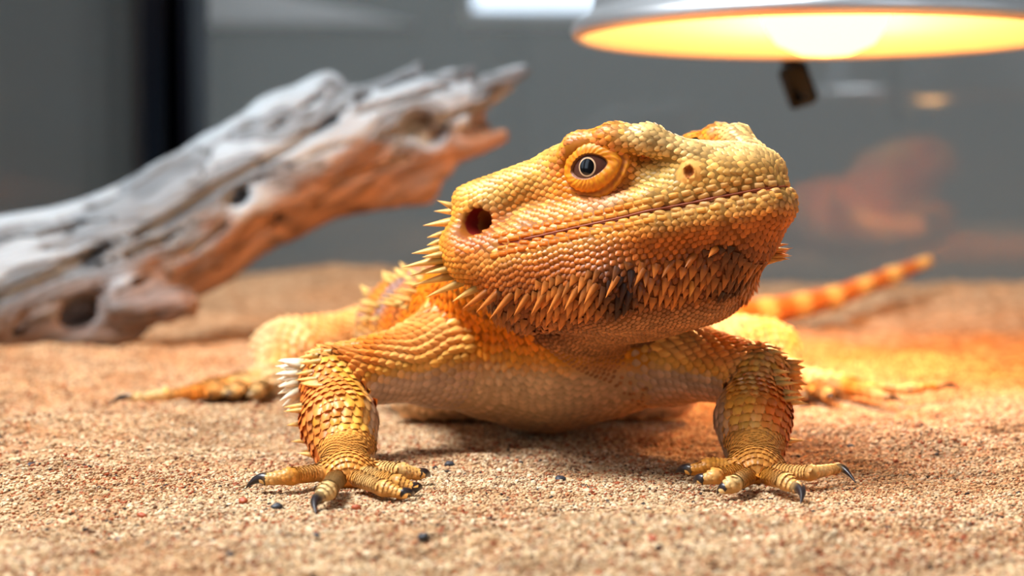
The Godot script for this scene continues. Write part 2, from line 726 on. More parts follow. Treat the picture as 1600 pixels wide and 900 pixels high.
		egg(L, H(0.1, s * 1.2, -0.04), Vector3(0.62, 0.36, 0.42), 0.2, hb)
	egg(L, H(-0.55, 0, -1.68), Vector3(2.1, 1.62, 1.17), 0.35, hb)
	cone(L, H(0.4, 0, -1.75), H(1.6, 0, -1.42), 0.95, 0.68, 0.35)
	cone(L, H(1.6, 0, -1.38), H(2.25, 0, -1.15), 0.62, 0.42, 0.3)
	# nostril rims
	for s in [-1.0, 1.0]:
		cone(L, H(1.72, s * 0.86, -0.47), H(1.68, s * 0.96, -0.47), 0.22, 0.18, 0.08)
	# folds, then hollows: eye sockets, ears, nostrils
	for s in [-1.0, 1.0]:
		egg(L, H(EYE.x, s * (EYE.y + 0.14), EYE.z), Vector3.ONE * 0.41, 0.05, Basis(), 1)
		egg(L, H(EAR.x, s * EAR.y, EAR.z), Vector3(0.2, 0.5, 0.22), 0.12, hb, 1)
		cone(L, H(1.7, s * 1.06, -0.47), H(1.8, s * 1.3, -0.46), 0.085, 0.1, 0.05, 1)
	# the mouth line: found on the skin as it stands, then pressed in
	mouth.resize(0)
	var steps := 34
	var w := flat(L)
	for i in steps * 2 + 1:
		var a := float(i - steps) / steps
		var f := 2.2 - 3.65 * pow(maxf(0.0, absf(a) - 0.1) / 0.9, 1.1)
		var o := H(minf(f, 1.95), 0, -0.955)
		var dir := (HS * signf(a) * sin(minf(absf(a) * 14.0, 1.0) * PI * 0.5) + HF * cos(minf(absf(a) * 14.0, 1.0) * PI * 0.5)).normalized()
		var t := 0.2
		while t < 3.5 and evf(w.n, w.T, w.A, w.V, w.R0, w.R1, w.R2, w.F, o + dir * t) < 0.0:
			t += 0.03
		mouth.append(o + dir * t)
	for i in mouth.size() - 1:
		cone(L, mouth[i], mouth[i + 1], 0.035, 0.035, 0.06, 1)
	return L


func finger(L: Array, at: Array, tip: Array, r: float) -> void:
	var pts: Array = []
	for q in at:
		pts.append(PG(q[0], q[1], q[2]))
	var e := PG(tip[0], tip[1], tip[2])
	var rr := [r * 0.95, r * 0.84, r * 0.6]
	chain(L, pts, rr, 0.08)
	bone("toe", pts, rr)
	toes.append([pts, rr])
	claws.append([pts[1].lerp(pts[2], 0.92), e, minf(r * 0.72, 0.105 if claws.size() < 10 else 0.085), pts[1]])


func skin(p: Vector3, n: Vector3, region: String) -> Color:
	var w := n_mid.get_noise_3dv(p * 10.0)
	var w2 := n_fine.get_noise_3dv(p * 10.0)
	match region:
		"head":
			var q := hl(p)
			var s := absf(q.y)
			var c := lin(230, 152, 46).lerp(lin(244, 198, 108), clampf(w * 0.9 + 0.45, 0, 1))
			# golden roof, orange cheeks
			c = c.lerp(lin(224, 120, 34), smoothstep(-0.1, -1.0, q.z) * 0.6)
			c = c.lerp(lin(240, 194, 116), smoothstep(0.3, 0.55, q.z) * 0.6 * smoothstep(0.6, 1.6, q.x))
			if q.x > 0.6:
				c = c.lerp(lin(224, 172, 88), smoothstep(0.6, 1.4, q.x) * smoothstep(-1.5, -1.1, q.z) * 0.75)
			c = c.lerp(lin(240, 220, 186), smoothstep(0.3, 0.12, Vector2((q.x - 0.2) * 0.5, q.z + 0.56).length()) * 0.8 * float(s > 0.9))
			c = c.lerp(lin(206, 108, 30), smoothstep(0.75, 0.2, Vector2((q.x + 0.75) * 0.7, q.z + 0.42).length()) * 0.55 * float(s > 1.0))
			c = c.lerp(lin(234, 188, 96), smoothstep(0.3, 0.1, absf(q.z + 0.26 + (q.x - 0.6) * 0.12)) * smoothstep(0.5, 0.8, q.x) * smoothstep(1.7, 1.3, q.x) * 0.7)
			c = c.lerp(lin(228, 128, 36), smoothstep(0.5, 0.2, Vector2(q.x - 0.35, q.z - 0.42).length()) * 0.6 * float(s > 0.8))
			c = c.lerp(lin(244, 214, 160), smoothstep(0.0, 0.35, q.z + (q.x - 0.6) * 0.35) * smoothstep(0.5, 1.1, q.x) * 0.3)
			var eye := Vector2(q.x - EYE.x, q.z - EYE.z).length()
			c = c.lerp(lin(236, 132, 10), smoothstep(0.95, 0.5, eye) * float(s > 0.9) * 0.85)
			c = c.lerp(lin(192, 98, 30), smoothstep(-1.15, -1.5, q.z) * 0.9)
			var beard := smoothstep(-1.5, -2.0, q.z)
			c = c.lerp(lin(150, 78, 30), beard * 0.9)
			c = c.lerp(lin(92, 46, 16), beard * smoothstep(-2.75, -2.3, q.z) * clampf(0.35 + w * 1.2, 0, 0.85))
			c = c.lerp(lin(192, 134, 84), smoothstep(-2.35, -2.75, q.z) * 0.85)
			c = c.lerp(lin(240, 158, 50), smoothstep(-1.7, -2.4, q.x) * smoothstep(-2.0, -1.4, q.z) * 0.7)
			c = c.lerp(lin(200, 74, 16), smoothstep(0.75, 0.2, Vector2(q.x + 1.9, q.z + 0.62).length()) * 0.6)
			if q.x > 2.5:
				c = c.lerp(lin(150, 112, 84), smoothstep(2.6, 3.0, q.x) * smoothstep(-0.5, -0.8, q.z) * 0.6)
			return c * (1.0 + w2 * 0.25)
		"upper_arm", "forearm", "hand":
			var c := lin(238, 136, 46).lerp(lin(246, 192, 112), clampf(0.5 + w * 1.1, 0, 1))
			var inner := n.x if p.x < 0.6 else -n.x
			if region == "hand":
				c = lin(232, 156, 70)
			elif region == "forearm":
				c = c.lerp(lin(222, 98, 22), clampf(-inner, 0, 1) * 0.8)
				c = c.lerp(lin(242, 172, 60), smoothstep(0.0, 0.4, inner) * 0.7)
				c = c.lerp(lin(190, 154, 124), smoothstep(0.62, 0.92, inner) * 0.9)
			else:
				c = c.lerp(lin(240, 180, 70), smoothstep(0.45, 0.15, n.y) * 0.6)
				c = c.lerp(lin(204, 170, 140), smoothstep(0.12, -0.3, n.y) * 0.95)
			return c * (1.0 + w2 * 0.2)
		"toe":
			return lin(226, 150, 56).lerp(lin(238, 200, 134), clampf(0.4 + w, 0, 1)) * (1.0 + w2 * 0.15)
		"hind":
			var c := lin(230, 158, 76).lerp(lin(238, 204, 150), clampf(0.45 + w, 0, 1))
			c = c.lerp(lin(226, 202, 164), smoothstep(0.35, -0.3, n.y) * 0.9)
			return c
		"tail":
			return lin(206, 112, 38).lerp(lin(240, 180, 96), smoothstep(-0.1, 0.4, sin(p.x * 3.6 - p.z * 1.2)))
	# trunk
	var c := lin(230, 108, 8).lerp(lin(236, 140, 20), clampf(0.5 + w, 0, 1))
	var back := smoothstep(-5.5, -8.0, p.z) * smoothstep(-0.2, 0.3, n.y)
	c = c.lerp(lin(150, 124, 122), smoothstep(-5.0, -6.5, p.z) * clampf(0.5 + w * 1.6, 0, 1) * 0.85)
	c = c.lerp(lin(214, 134, 48), back * clampf(0.5 - w * 1.5, 0, 1))
	c = c.lerp(lin(232, 160, 54), smoothstep(2.1, 1.7, p.y) * 0.7)
	c = c.lerp(lin(226, 190, 146), smoothstep(1.85, 1.35, p.y + w * 0.2) * 0.95)
	return c * (1.0 + w2 * 0.12)


# ---- scales
func leaf_mesh(keel: float, tip: float, curl: float) -> ArrayMesh:
	# one scale: base at -z, tip at +z, outside +y
	var rows := [[-0.5, 0.28], [-0.25, 0.46], [0.05, 0.5], [0.32, 0.34], [0.5, tip]]
	var v := PackedVector3Array()
	var col := PackedColorArray()
	var ix := PackedInt32Array()
	for j in 5:
		var y: float = rows[j][0]
		for i in 5:
			var x := (i - 2) * 0.5
			var hgt := (1.0 - x * x) * 0.13 + (1.0 - absf(x)) * keel * (0.6 + 0.4 * y)
			hgt *= smoothstep(-0.62, -0.1, y) * (1.0 if j < 4 else 0.55)
			v.append(Vector3(x * rows[j][1], hgt - 0.06 + curl * maxf(0.0, y), y))
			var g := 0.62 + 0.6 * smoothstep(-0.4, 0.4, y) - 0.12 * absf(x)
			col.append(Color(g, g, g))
	for j in 4:
		for i in 4:
			var a := j * 5 + i
			ix.append_array([a, a + 1, a + 5, a + 1, a + 6, a + 5])
	return smooth_mesh(v, ix, col)


func bead_mesh() -> ArrayMesh:
	var v := PackedVector3Array([Vector3(0, 0.3, 0)])
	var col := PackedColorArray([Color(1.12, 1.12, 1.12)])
	var ix := PackedInt32Array()
	for r in 2:
		for i in 7:
			var a := TAU * (i + 0.5 * r) / 7
			var q := 0.32 if r == 0 else 0.54
			v.append(Vector3(cos(a) * q, 0.2 if r == 0 else -0.08, sin(a) * q))
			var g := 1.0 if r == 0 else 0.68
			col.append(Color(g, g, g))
	for i in 7:
		var j := (i + 1) % 7
		ix.append_array([0, 1 + i, 1 + j, 1 + i, 8 + i, 1 + j, 1 + j, 8 + i, 8 + j])
	return smooth_mesh(v, ix, col)


func spike_mesh(curve: float, flat := 0.75) -> ArrayMesh:
	# base at the origin, tip at +z, bending towards -y
	var v := PackedVector3Array()
	var col := PackedColorArray()
	var ix := PackedInt32Array()
	var prof := [[-0.15, 0.5], [0.1, 0.47], [0.38, 0.34], [0.68, 0.19], [1.0, 0.015]]
	for j in 5:
		var z: float = prof[j][0]
		for i in 8:
			var a := TAU * i / 8
			v.append(Vector3(cos(a) * prof[j][1], sin(a) * prof[j][1] * flat - curve * z * z, z))
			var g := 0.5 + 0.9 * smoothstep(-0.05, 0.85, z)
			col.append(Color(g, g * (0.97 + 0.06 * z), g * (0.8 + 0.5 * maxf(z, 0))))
	for j in 4:
		for i in 8:
			var a := j * 8 + i
			var b := j * 8 + (i + 1) % 8
			ix.append_array([a, a + 8, b, b, a + 8, b + 8])
	return smooth_mesh(v, ix, col)


func free_at(p: Vector3, r: float) -> bool:
	var k := Vector3i((p * 12.5).floor())
	for x in [-1, 0, 1]:
		for y in [-1, 0, 1]:
			for z in [-1, 0, 1]:
				var e = taken.get(k + Vector3i(x, y, z))
				if e != null:
					for q: Vector3 in e:
						if q.distance_squared_to(p) < r * r:
							return false
	return true


func claim(p: Vector3) -> void:
	var k := Vector3i((p * 12.5).floor())
	if taken.has(k): taken[k].append(p)
	else: taken[k] = [p]


func lay(kind: String, p: Vector3, n: Vector3, flow: Vector3, w: float, l: float, h: float, lift: float, c: Color) -> void:
	# puts one scale or spike on the skin
	var t := (flow - n * flow.dot(n)).normalized()
	if t.length_squared() < 0.5:
		t = n.cross(Vector3.RIGHT).normalized()
	var a := deg_to_rad(lift)
	var z := t * cos(a) + n * sin(a)
	var y := n * cos(a) - t * sin(a)
	var x := y.cross(z)
	var xf := Transform3D(Basis(x * w, y * h, z * l), p)
	if not piles.has(kind): piles[kind] = []
	piles[kind].append([xf, c, n])
	laid += 1


func scale_at(p: Vector3, n: Vector3, axis: Vector3, region: String, size: float) -> void:
	var j := rng.randf_range(0.85, 1.15)
	match region:
		"head":
			var q := hl(p)
			var s := absf(q.y)
			if Vector2(q.x - EYE.x, q.z - EYE.z).length() < 0.47 and s > 0.95: return
			if Vector2(q.x - EAR.x, q.z - EAR.z).length() < 0.27 and s > 1.4: return
			if Vector2(q.x - 1.69, q.z + 0.47).length() < 0.2 and s > 0.7: return
			if absf(q.z + 0.955) < 0.1 and q.x > -1.2: return
			if q.x < -2.2 and s < 1.3 and q.z > -1.6: return
			var c := skin(p, n, region) * rng.randf_range(0.7, 1.35)
			var flow := -HF
			if q.z < -1.25: flow = -HF * 0.75 - HU * 0.6 * smoothstep(-1.25, -1.9, q.z)
			var band := smoothstep(-1.4, -1.85, q.z)
			if q.z < -2.3 or n.dot(HU) < -0.8:
				lay("bead", p, n, flow, size * 0.85 * j, size * 1.0 * j, size * 0.8, 10, c)
			elif q.z < -1.25:
				lay("keel", p, n, flow, size * 1.15, size * lerpf(1.45, 1.7, band) * j, size * 1.0, lerpf(11, 18, band), c)
			elif q.z > 0.05:
				lay("broad", p, n, flow, size * 1.2 * j, size * 1.7 * j, size * 0.75, 8, c)
			else:
				lay("leaf", p, n, flow, size * 1.2 * j, size * 1.6 * j, size * 0.85, 9, c)
		"beard":
			var q := hl(p)
			var band := smoothstep(-1.62, -1.95, q.z) * smoothstep(-2.5, -2.25, q.z)
			if band < 0.15 or q.x > 1.9 or rng.randf() < 0.12: return
			var dark := clampf(0.35 + n_mid.get_noise_3dv(p * 10.0) * 1.6, 0.0, 1.0)
			var c := lin(204, 118, 48).lerp(lin(74, 38, 18), dark) * rng.randf_range(0.75, 1.35)
			var flow := -HF * rng.randf_range(0.45, 0.75) - HU * 0.75
			lay("spike", p, n, flow, size * rng.randf_range(0.85, 1.2), size * lerpf(0.95, 1.5, band) * rng.randf_range(0.7, 1.3), size * 0.75, lerpf(12, 24, band) * rng.randf_range(0.7, 1.3), c)
		"upper_arm", "forearm":
			var c := skin(p, n, region) * rng.randf_range(0.85, 1.25)
			var out := n.x if p.x > 0.6 else -n.x
			if region == "upper_arm":
				var k := smoothstep(-0.1, 0.45, n.y)
				if k < 0.3: lay("leaf", p, n, axis, size * 1.0, size * 1.3 * j, size * 0.55, 5, c)
				else: lay("keel", p, n, axis, size * 1.2, size * lerpf(1.5, 2.7, k) * j, size * 1.25, 15, c)
			elif out + n.z * 0.25 < -0.55:
				lay("leaf", p, n, axis, size * 1.0, size * 1.25 * j, size * 0.6, 5, c)
			else:
				lay("broad", p, n, axis, size * 1.22, size * 1.35 * j, size * 1.1, 17, c)
		"hand":
			var c := skin(p, n, region) * rng.randf_range(0.8, 1.2)
			if n.y < -0.1: return
			lay("broad", p, n, axis, size * 1.3, size * 1.3, size * 1.0, 12, c)
		"toe":
			if n.y < -0.2: return
			lay("broad", p, n, axis, size * 1.5, size * 1.45, size * 1.3, 18, skin(p, n, region) * rng.randf_range(0.8, 1.15))
		"tail", "hind":
			var c := skin(p, n, region) * rng.randf_range(0.85, 1.2)
			lay("keel", p, n, axis, size, size * 1.45 * j, size * smoothstep(-0.5, 0.3, n.y) + 0.03, 12 * smoothstep(-0.4, 0.3, n.y), c)
		_:
			var c := skin(p, n, region) * rng.randf_range(0.85, 1.22)
			var belly := smoothstep(1.75, 1.3, p.y)
			if p.z < -5.0 and n.y > -0.1 and rng.randf() < 0.06:
				lay("spike", p, n, axis, size * 1.0, size * rng.randf_range(1.6, 2.8), size * 0.8, 35, lin(238, 190, 110))
			else:
				lay("keel" if belly < 0.5 else "leaf", p, n, axis, size * 1.15, size * lerpf(1.5, 1.35, belly) * j, size * lerpf(1.0, 0.7, belly), lerpf(11, 4, belly), c)


func rings(region: String, pts: Array, rad: Array, du: float, dv: float, sgn := 1.0, reach := 1.7, from := 0.1, full := true) -> void:
	var odd := 0
	for i in pts.size() - 1:
		var a: Vector3 = pts[i]
		var b: Vector3 = pts[i + 1]
		var T := (b - a).normalized()
		var N := T.cross(Vector3.UP)
		if N.length() < 0.2: N = T.cross(Vector3.RIGHT)
		N = N.normalized()
		var M := N.cross(T)
		var k := maxi(1, roundi(a.distance_to(b) / du))
		for q in k:
			var t := float(q) / k
			var o := a.lerp(b, t)
			var r := lerpf(rad[i], rad[i + 1], t)
			odd += 1
			var th := 0.0
			var got := r
			if odd % 2: th = dv / r * 0.5
			var end := th + TAU - dv / r * 0.6
			while th < end:
				var dir := N * cos(th) + M * sin(th)
				var e := hit_in(o, dir, r * reach) if region == "head" else hit(o, dir, r * reach + 0.2, minf(from, r * 0.5))
				if e < 0.0:
					th += dv / r
					continue
				got = e
				th += dv / maxf(e, 0.08)
				var p := o + dir * e
				if not free_at(p, dv * 0.62): continue
				var n := gn(p)
				if n.dot(dir) < (0.03 if region == "head" else 0.35): continue
				var before := laid
				scale_at(p, n, T * sgn, region, dv)
				if laid > before: claim(p)


func fill_gaps(v: PackedVector3Array, nn: PackedVector3Array) -> void:
	# a scale wherever the rows above left the skin bare
	var wide := {"head": 0.092, "trunk": 0.125, "upper_arm": 0.12, "forearm": 0.135, "toe": 0.085, "hand": 0.095}
	for i in v.size():
		var p := v[i]
		if p.z < -6.0 or not free_at(p, 0.08): continue
		var b: Array = skel[bone_at(p, skel)]
		var r: String = b[0]
		if not wide.has(r): continue
		var size: float = wide[r]
		if p.y < 0.9 and r == "trunk" or not free_at(p, size * 0.95): continue
		var before := laid
		var flow := -HF
		if r == "trunk": flow = Vector3(0, -1, -0.2)
		elif r != "head": flow = (b[2] as Vector3).normalized() if r != "hand" else Vector3(0, -0.5, 1)
		scale_at(p, nn[i], flow, r, size)
		if laid > before: claim(p)


func base_skin(v: PackedVector3Array, nn: PackedVector3Array) -> PackedColorArray:
	# skin between the scales is darker than their tops
	var col := PackedColorArray()
	var bones := skel.duplicate(true)
	for i in v.size():
		var r := region_at(v[i], bones)
		var c := skin(v[i], nn[i], r)
		if r == "head":
			var q := hl(v[i])
			if Vector3(q.x - EAR.x, absf(q.y) - EAR.y + 0.05, q.z - EAR.z).length() < 0.24: c = lin(112, 28, 18)
			elif absf(q.z + 0.955) < 0.05 and q.x > -1.4 and absf(q.y) > 0.1: c = lin(140, 66, 30)
			elif Vector2(q.x - 1.7, q.z + 0.47).length() < 0.1 and absf(q.y) > 0.7: c = lin(150, 84, 34)
			elif Vector2(q.x - 1.69, q.z + 0.47).length() < 0.22 and absf(q.y) > 0.7: c = lin(236, 168, 84)
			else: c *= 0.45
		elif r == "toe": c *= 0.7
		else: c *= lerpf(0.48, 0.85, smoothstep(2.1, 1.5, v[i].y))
		col.append(c)
	return col


func make_dragon() -> void:
	dragon = thing("bearded_dragon", "orange and golden bearded dragon standing on the sand with its head raised to the right", "lizard")
	var L := dragon_prims()
	var g_head := make_grid(L, HO + Vector3(-4.6, -3.6, -3.1), HO + Vector3(2.9, 1.4, 3.2), 0.055)
	var g_left := make_grid(L, Vector3(-4.4, -0.05, -1.7), Vector3(-1.0, 0.85, 3.6), 0.04)
	var g_right := make_grid(L, Vector3(2.5, -0.05, -1.7), Vector3(5.7, 0.85, 3.6), 0.04)
	var g_front := make_grid(L, Vector3(-4.4, -0.1, -10.0), Vector3(5.6, 4.6, 1.5), 0.085)
	var g_rear := make_grid(L, Vector3(-10.5, -0.2, -37.5), Vector3(15.5, 4.0, -6.0), 0.14)
	grids = [g_left, g_right, g_head, g_front, g_rear]
	var v := PackedVector3Array()
	var nn := PackedVector3Array()
	var ix := PackedInt32Array()
	for i in 5:
		var part := PackedInt32Array()
		net(grids[i], v, nn, part, grids.slice(0, i))
		ix.append_array(part)
	var col := PackedColorArray()
	var parts: Array = []
	parts.resize(16)
	var per := v.size() / 16 + 1
	var paint := func(k: int) -> void: parts[k] = base_skin(v.slice(k * per, mini((k + 1) * per, v.size())), nn.slice(k * per, mini((k + 1) * per, v.size())))
	WorkerThreadPool.wait_for_group_task_completion(WorkerThreadPool.add_group_task(paint, 16, -1, true))
	for q in parts: col.append_array(q)
	var raw := v.duplicate()
	for i in v.size():
		v[i] *= CM
	var body := put("body", smooth_mesh(v, ix, col, nn), vmat(0.6, 0.3), dragon)
	eyes_and_lids()
	lips()
	head_spikes()
	claw_parts()
	# scales
	rings("beard", [H(-2.3, 0, -1.3), H(2.0, 0, -1.25)], [2.0, 0.9], 0.125, 0.15, 1.0, 2.2, 0.15)
	rings("head", [H(-2.55, 0, -0.9), H(2.1, 0, -0.92)], [2.3, 0.9], 0.086, 0.1, 1.0, 1.5, 0.15)
	fan("head", H(1.75, 0, -0.95), HF, 0.11, 2.0, 1.45, -HF)
	rings("upper_arm", ARM_L.slice(0, 2), R_ARM, 0.145, 0.165)
	rings("upper_arm", ARM_R.slice(0, 2), R_ARM, 0.145, 0.165)
	rings("forearm", ARM_L.slice(1), R_ARM.slice(1), 0.135, 0.19)
	rings("forearm", ARM_R.slice(1), R_ARM.slice(1), 0.135, 0.19)
	rings("hand", [ARM_L[3], PG(541, 738, 0.2), PG(545, 752, 0.15)], [0.45, 0.4, 0.4], 0.075, 0.11)
	rings("hand", [ARM_R[3], PG(1180, 731, 0.2), PG(1183, 745, 0.15)], [0.45, 0.4, 0.4], 0.075, 0.11)
	for i in toes.size():
		var q = toes[i]
		var s := 0.075 if i < 10 else 0.11
		rings("toe", q[0], q[1], s * 0.9, s)
	fan("trunk", Vector3(0.55, 1.75, -4.6), Vector3(0, 0.05, 1), 0.172, 4.0, 1.75, Vector3(0, -1, -0.2))
	rings("trunk", [P(735, 475, 39.8), P(640, 520, 44.5)], [0.9, 1.1], 0.13, 0.15, 1.0, 1.6)
	rings("trunk", [Vector3(0.6, 1.65, -5.0), Vector3(0.6, 1.5, -15.0)], [3.0, 2.4], 0.24, 0.25, 1.0, 1.6)
	rings("hind", [P(575, 552, 50.5), P(446, 551, 47.6), P(428, 596, 46.6), PG(335, 607, 0.25)], [1.1, 0.72, 0.4, 0.25], 0.2, 0.21)
	rings("hind", [P(1090, 552, 50.5), P(1196, 552, 47.8), P(1228, 596, 46.8), PG(1335, 606, 0.25)], [1.1, 0.72, 0.4, 0.25], 0.2, 0.21)
	rings("tail", [Vector3(0.6, 1.3, -15.5), P(1040, 512, 58.0), P(1100, 500, 60.0), P(1200, 490, 62.0), P(1300, 467, 65.0), P(1390, 433, 68.0), P(1452, 408, 70.0)], [1.2, 0.62, 0.5, 0.4, 0.31, 0.25, 0.16], 0.19, 0.2)
	fill_gaps(raw, nn)
	commit_scales()


func fan(region: String, o: Vector3, axis: Vector3, dv: float, far: float, most: float, flow: Vector3) -> void:
	# scales over a blunt end, in rings about an axis
	var T := axis.normalized()
	var N := T.cross(Vector3.UP).normalized()
	var M := N.cross(T)
	var al := 0.02
	var got := far * 0.6
	var odd := 0
	while al < most:
		odd += 1
		var th := 0.3 * odd
		var end := th + TAU
		var sum := 0.0
		var cnt := 0
		while th < end:
			var dir := T * cos(al) + (N * cos(th) + M * sin(th)) * sin(al)
			var e := hit(o, dir, far)
			if e < 0.0:
				th += dv / maxf(got * sin(al), dv * 0.3)
				continue
			sum += e
			cnt += 1
			th += dv / maxf(e * sin(al), dv * 0.3)
			var p := o + dir * e
			if not free_at(p, dv * 0.62): continue
			var n := gn(p)
			if n.dot(dir) < 0.1: continue
			claim(p)
			scale_at(p, n, flow, region, dv)
		if cnt: got = sum / cnt
		al += dv * 0.86 / got


func eyes_and_lids() -> void:
	for s: float in [1.0, -1.0]:
		var at := H(EYE.x, s * EYE.y, EYE.z)
		var ax := (HS * s * 0.96 + HF * 0.2 + HU * 0.02).normalized()
		var right := (HF - ax * HF.dot(ax)).normalized()
		var up := right.cross(ax) * s
		if up.dot(HU) < 0: up = -up
		var cap := func(r: float, a0: float, a1: float, rows: int) -> ArrayMesh:
			var v := PackedVector3Array()
			var ix := PackedInt32Array()
			for j in rows + 1:
				var a := lerpf(a0, a1, float(j) / rows)
				for i in 33:
					var b := TAU * i / 32
					v.append((ax * cos(a) + (right * cos(b) + up * sin(b)) * sin(a)) * r * CM)
			for j in rows:
				for i in 32:
					var q := j * 33 + i
					ix.append_array([q, q + 1, q + 33, q + 1, q + 34, q + 33])
			var nn := PackedVector3Array()
			for p in v: nn.append(p.normalized())
			return smooth_mesh(v, ix, PackedColorArray(), nn)
		var xf := Transform3D(Basis.from_scale(Vector3.ONE * 1.13), (at - ax * 0.03) * CM)
		var wet := func(c: Color) -> StandardMaterial3D:
			var m := mat(c, 0.12)
			m.clearcoat_enabled = true
			m.clearcoat = 0.3
			m.clearcoat_roughness = 0.03
			return m
		var ball := put("eyeball", cap.call(0.47, 0.0, PI, 24), wet.call(Color8(92, 58, 46)), dragon, xf)
		put("iris", cap.call(0.473, 0.27, 0.62, 8), wet.call(Color8(86, 50, 38)), ball)
		put("iris_ring", cap.call(0.475, 0.255, 0.305, 2), wet.call(Color8(206, 168, 130)), ball)
		put("pupil", cap.call(0.474, 0.0, 0.265, 6), wet.call(Color8(6, 5, 6)), ball)
		# lids: a ring with an almond opening, folded where it meets the brow
		var v := PackedVector3Array()
		var ix := PackedInt32Array()
		var col := PackedColorArray()
		var rows := 14
		var n := 72
		for j in rows + 1:
			var t := float(j) / rows
			for i in n:
				var b := TAU * i / n
				var cx := absf(cos(b)) / 0.64
				var sy := absf(sin(b)) / (0.37 if sin(b) > 0 else 0.34)
				var open := 1.0 / pow(pow(cx, 1.7) + pow(sy, 1.7), 1.0 / 1.7)
				var out := lerpf(1.18, 0.98, absf(sin(b)))
				var a := lerpf(open, out, maxf(0.0, t - 0.1) / 0.9)
				var r := 0.47
				if t < 0.1: r = 0.462 + 0.6 * t
				else: r = 0.5 + 0.03 * sin(minf(1.0, (t - 0.1) / 0.5) * PI) - 0.03 * smoothstep(0.55, 0.7, t) + 0.05 * smoothstep(0.7, 0.9, t) - 0.14 * smoothstep(0.86, 1.0, t)
				r += 0.006 * sin(i * 2.1 + j) + 0.004 * n_fine.get_noise_2d(i * 9, j * 30)
				v.append((ax * cos(a) + (right * cos(b) * (1.0 + 0.34 * t) + up * sin(b) * (1.0 + 0.2 * t)) * sin(a)) * r * CM)
				var c := lin(240, 156, 20).lerp(lin(222, 120, 16), clampf(0.5 + n_fine.get_noise_2d(i * 5, j * 14) * 1.2, 0, 1))
				if t < 0.12: c = lin(120, 62, 16)
				c = c.lerp(lin(150, 78, 22), smoothstep(0.58, 0.66, t) * smoothstep(0.8, 0.7, t) * 0.8)
				col.append(c)
		for j in rows:
			for i in n:
				var q := j * n + i
				var w := j * n + (i + 1) % n
				ix.append_array([q, w, q + n, w, w + n, q + n])
		var mesh := smooth_mesh(v, ix, col)
		put("eyelid", mesh, vmat(0.5), dragon, xf)


func lips() -> void:
	# rows of squarish lip scales above and below the mouth line
	var mesh := lip_mesh()
	var mats: Array = []
	for c in [Color8(206, 152, 88), Color8(214, 154, 80), Color8(222, 152, 66), Color8(224, 142, 52), Color8(222, 126, 38), Color8(214, 108, 26)]:
		var m := mat(c, 0.45, 0.0, 0.33)
		mats.append(m)
	var line := PackedVector3Array()
	var thick := PackedFloat32Array()
	for p in mouth:
		if hl(p).x > -1.0:
			line.append((p + (p - H(minf(hl(p).x, 1.9), 0, -0.955)).normalized() * -0.012) * CM)
			thick.append(0.016 * CM)
	put("mouth_line", tube(line, thick, 8), mat(Color8(148, 70, 34), 0.55), dragon)
	for row in 4:
		var u: float = [-0.895, -1.012, -0.79, -1.112][row]
		var i := 0
		var s := -1.0
		for side: float in [1.0, -1.0]:
			var f := 2.5
			while f > -1.5:
				var o := H(minf(f, 1.8), 0, u)
				var dir := HS * side
				if f > 1.8:
					var a := (f - 1.8) / 0.7 * 1.35
					dir = (HS * side * cos(a) + HF * sin(a)).normalized()
				var t := hit(o, dir, 3.2)
				var step: float = (0.195 if row < 2 else 0.17) * (1.0 if f < 1.8 else 0.72)
				f -= step
				if t < 0: continue
				var p := o + dir * t
				var n := gn(p)
				var flow := (-HF if f < 1.8 else -(HF * dir.dot(HS * side) - HS * side * dir.dot(HF)))
				var tt := (flow - n * flow.dot(n)).normalized()
				var fade := smoothstep(-1.5, -0.6, f)
				var h := lerpf(0.09, 0.12, fade) if row < 2 else 0.115
				var xf := Transform3D(Basis(n.cross(tt) * h, n * 0.1, tt * (0.225 if row < 2 else 0.2) * (1.0 if f < 1.8 else 0.8)), p * CM)
				xf.basis = xf.basis * CM
				var k := clampi(roundi(lerpf(4.6, 0.6, smoothstep(-1.2, 1.9, f)) + (0.5 if row > 1 else 0.0) + rng.randf_range(-0.7, 0.7)), 0, 5)
				put("lip_scale", mesh, mats[k], dragon, xf)
				claim(p)


func lip_mesh() -> ArrayMesh:
	# a pillow about one unit wide and long
	var v := PackedVector3Array()
	var ix := PackedInt32Array()
	for j in 6:
		for i in 6:
			var x := (i - 2.5) / 2.5
			var z := (j - 2.5) / 2.5
			var h := pow(1.0 - pow(absf(x), 3.0), 0.5) * pow(1.0 - pow(absf(z), 4.0), 0.5)
			v.append(Vector3(x * 0.5 * (1.0 - 0.12 * z * z), h * 0.5 - 0.2, z * 0.49))
	for j in 5:
		for i in 5:
			var a := j * 6 + i
			ix.append_array([a, a + 1, a + 6, a + 1, a + 7, a + 6])
	return smooth_mesh(v, ix)


func big_spike(at: Vector3, dir: Vector3, l: float, w: float, c: Color, up := Vector3.UP) -> void:
	var z := dir.normalized()
	var x := up.cross(z).normalized()
	var y := z.cross(x)
	if not piles.has("spike"): piles["spike"] = []
	piles["spike"].append([Transform3D(Basis(x * w, y * w, z * l), at), c, Vector3.ZERO])


func skin_from(o: Vector3, dir: Vector3, far := 4.0) -> Vector3:
	var t := hit(o, dir.normalized(), far)
	return o + dir.normalized() * (t if t > 0 else 1.0)


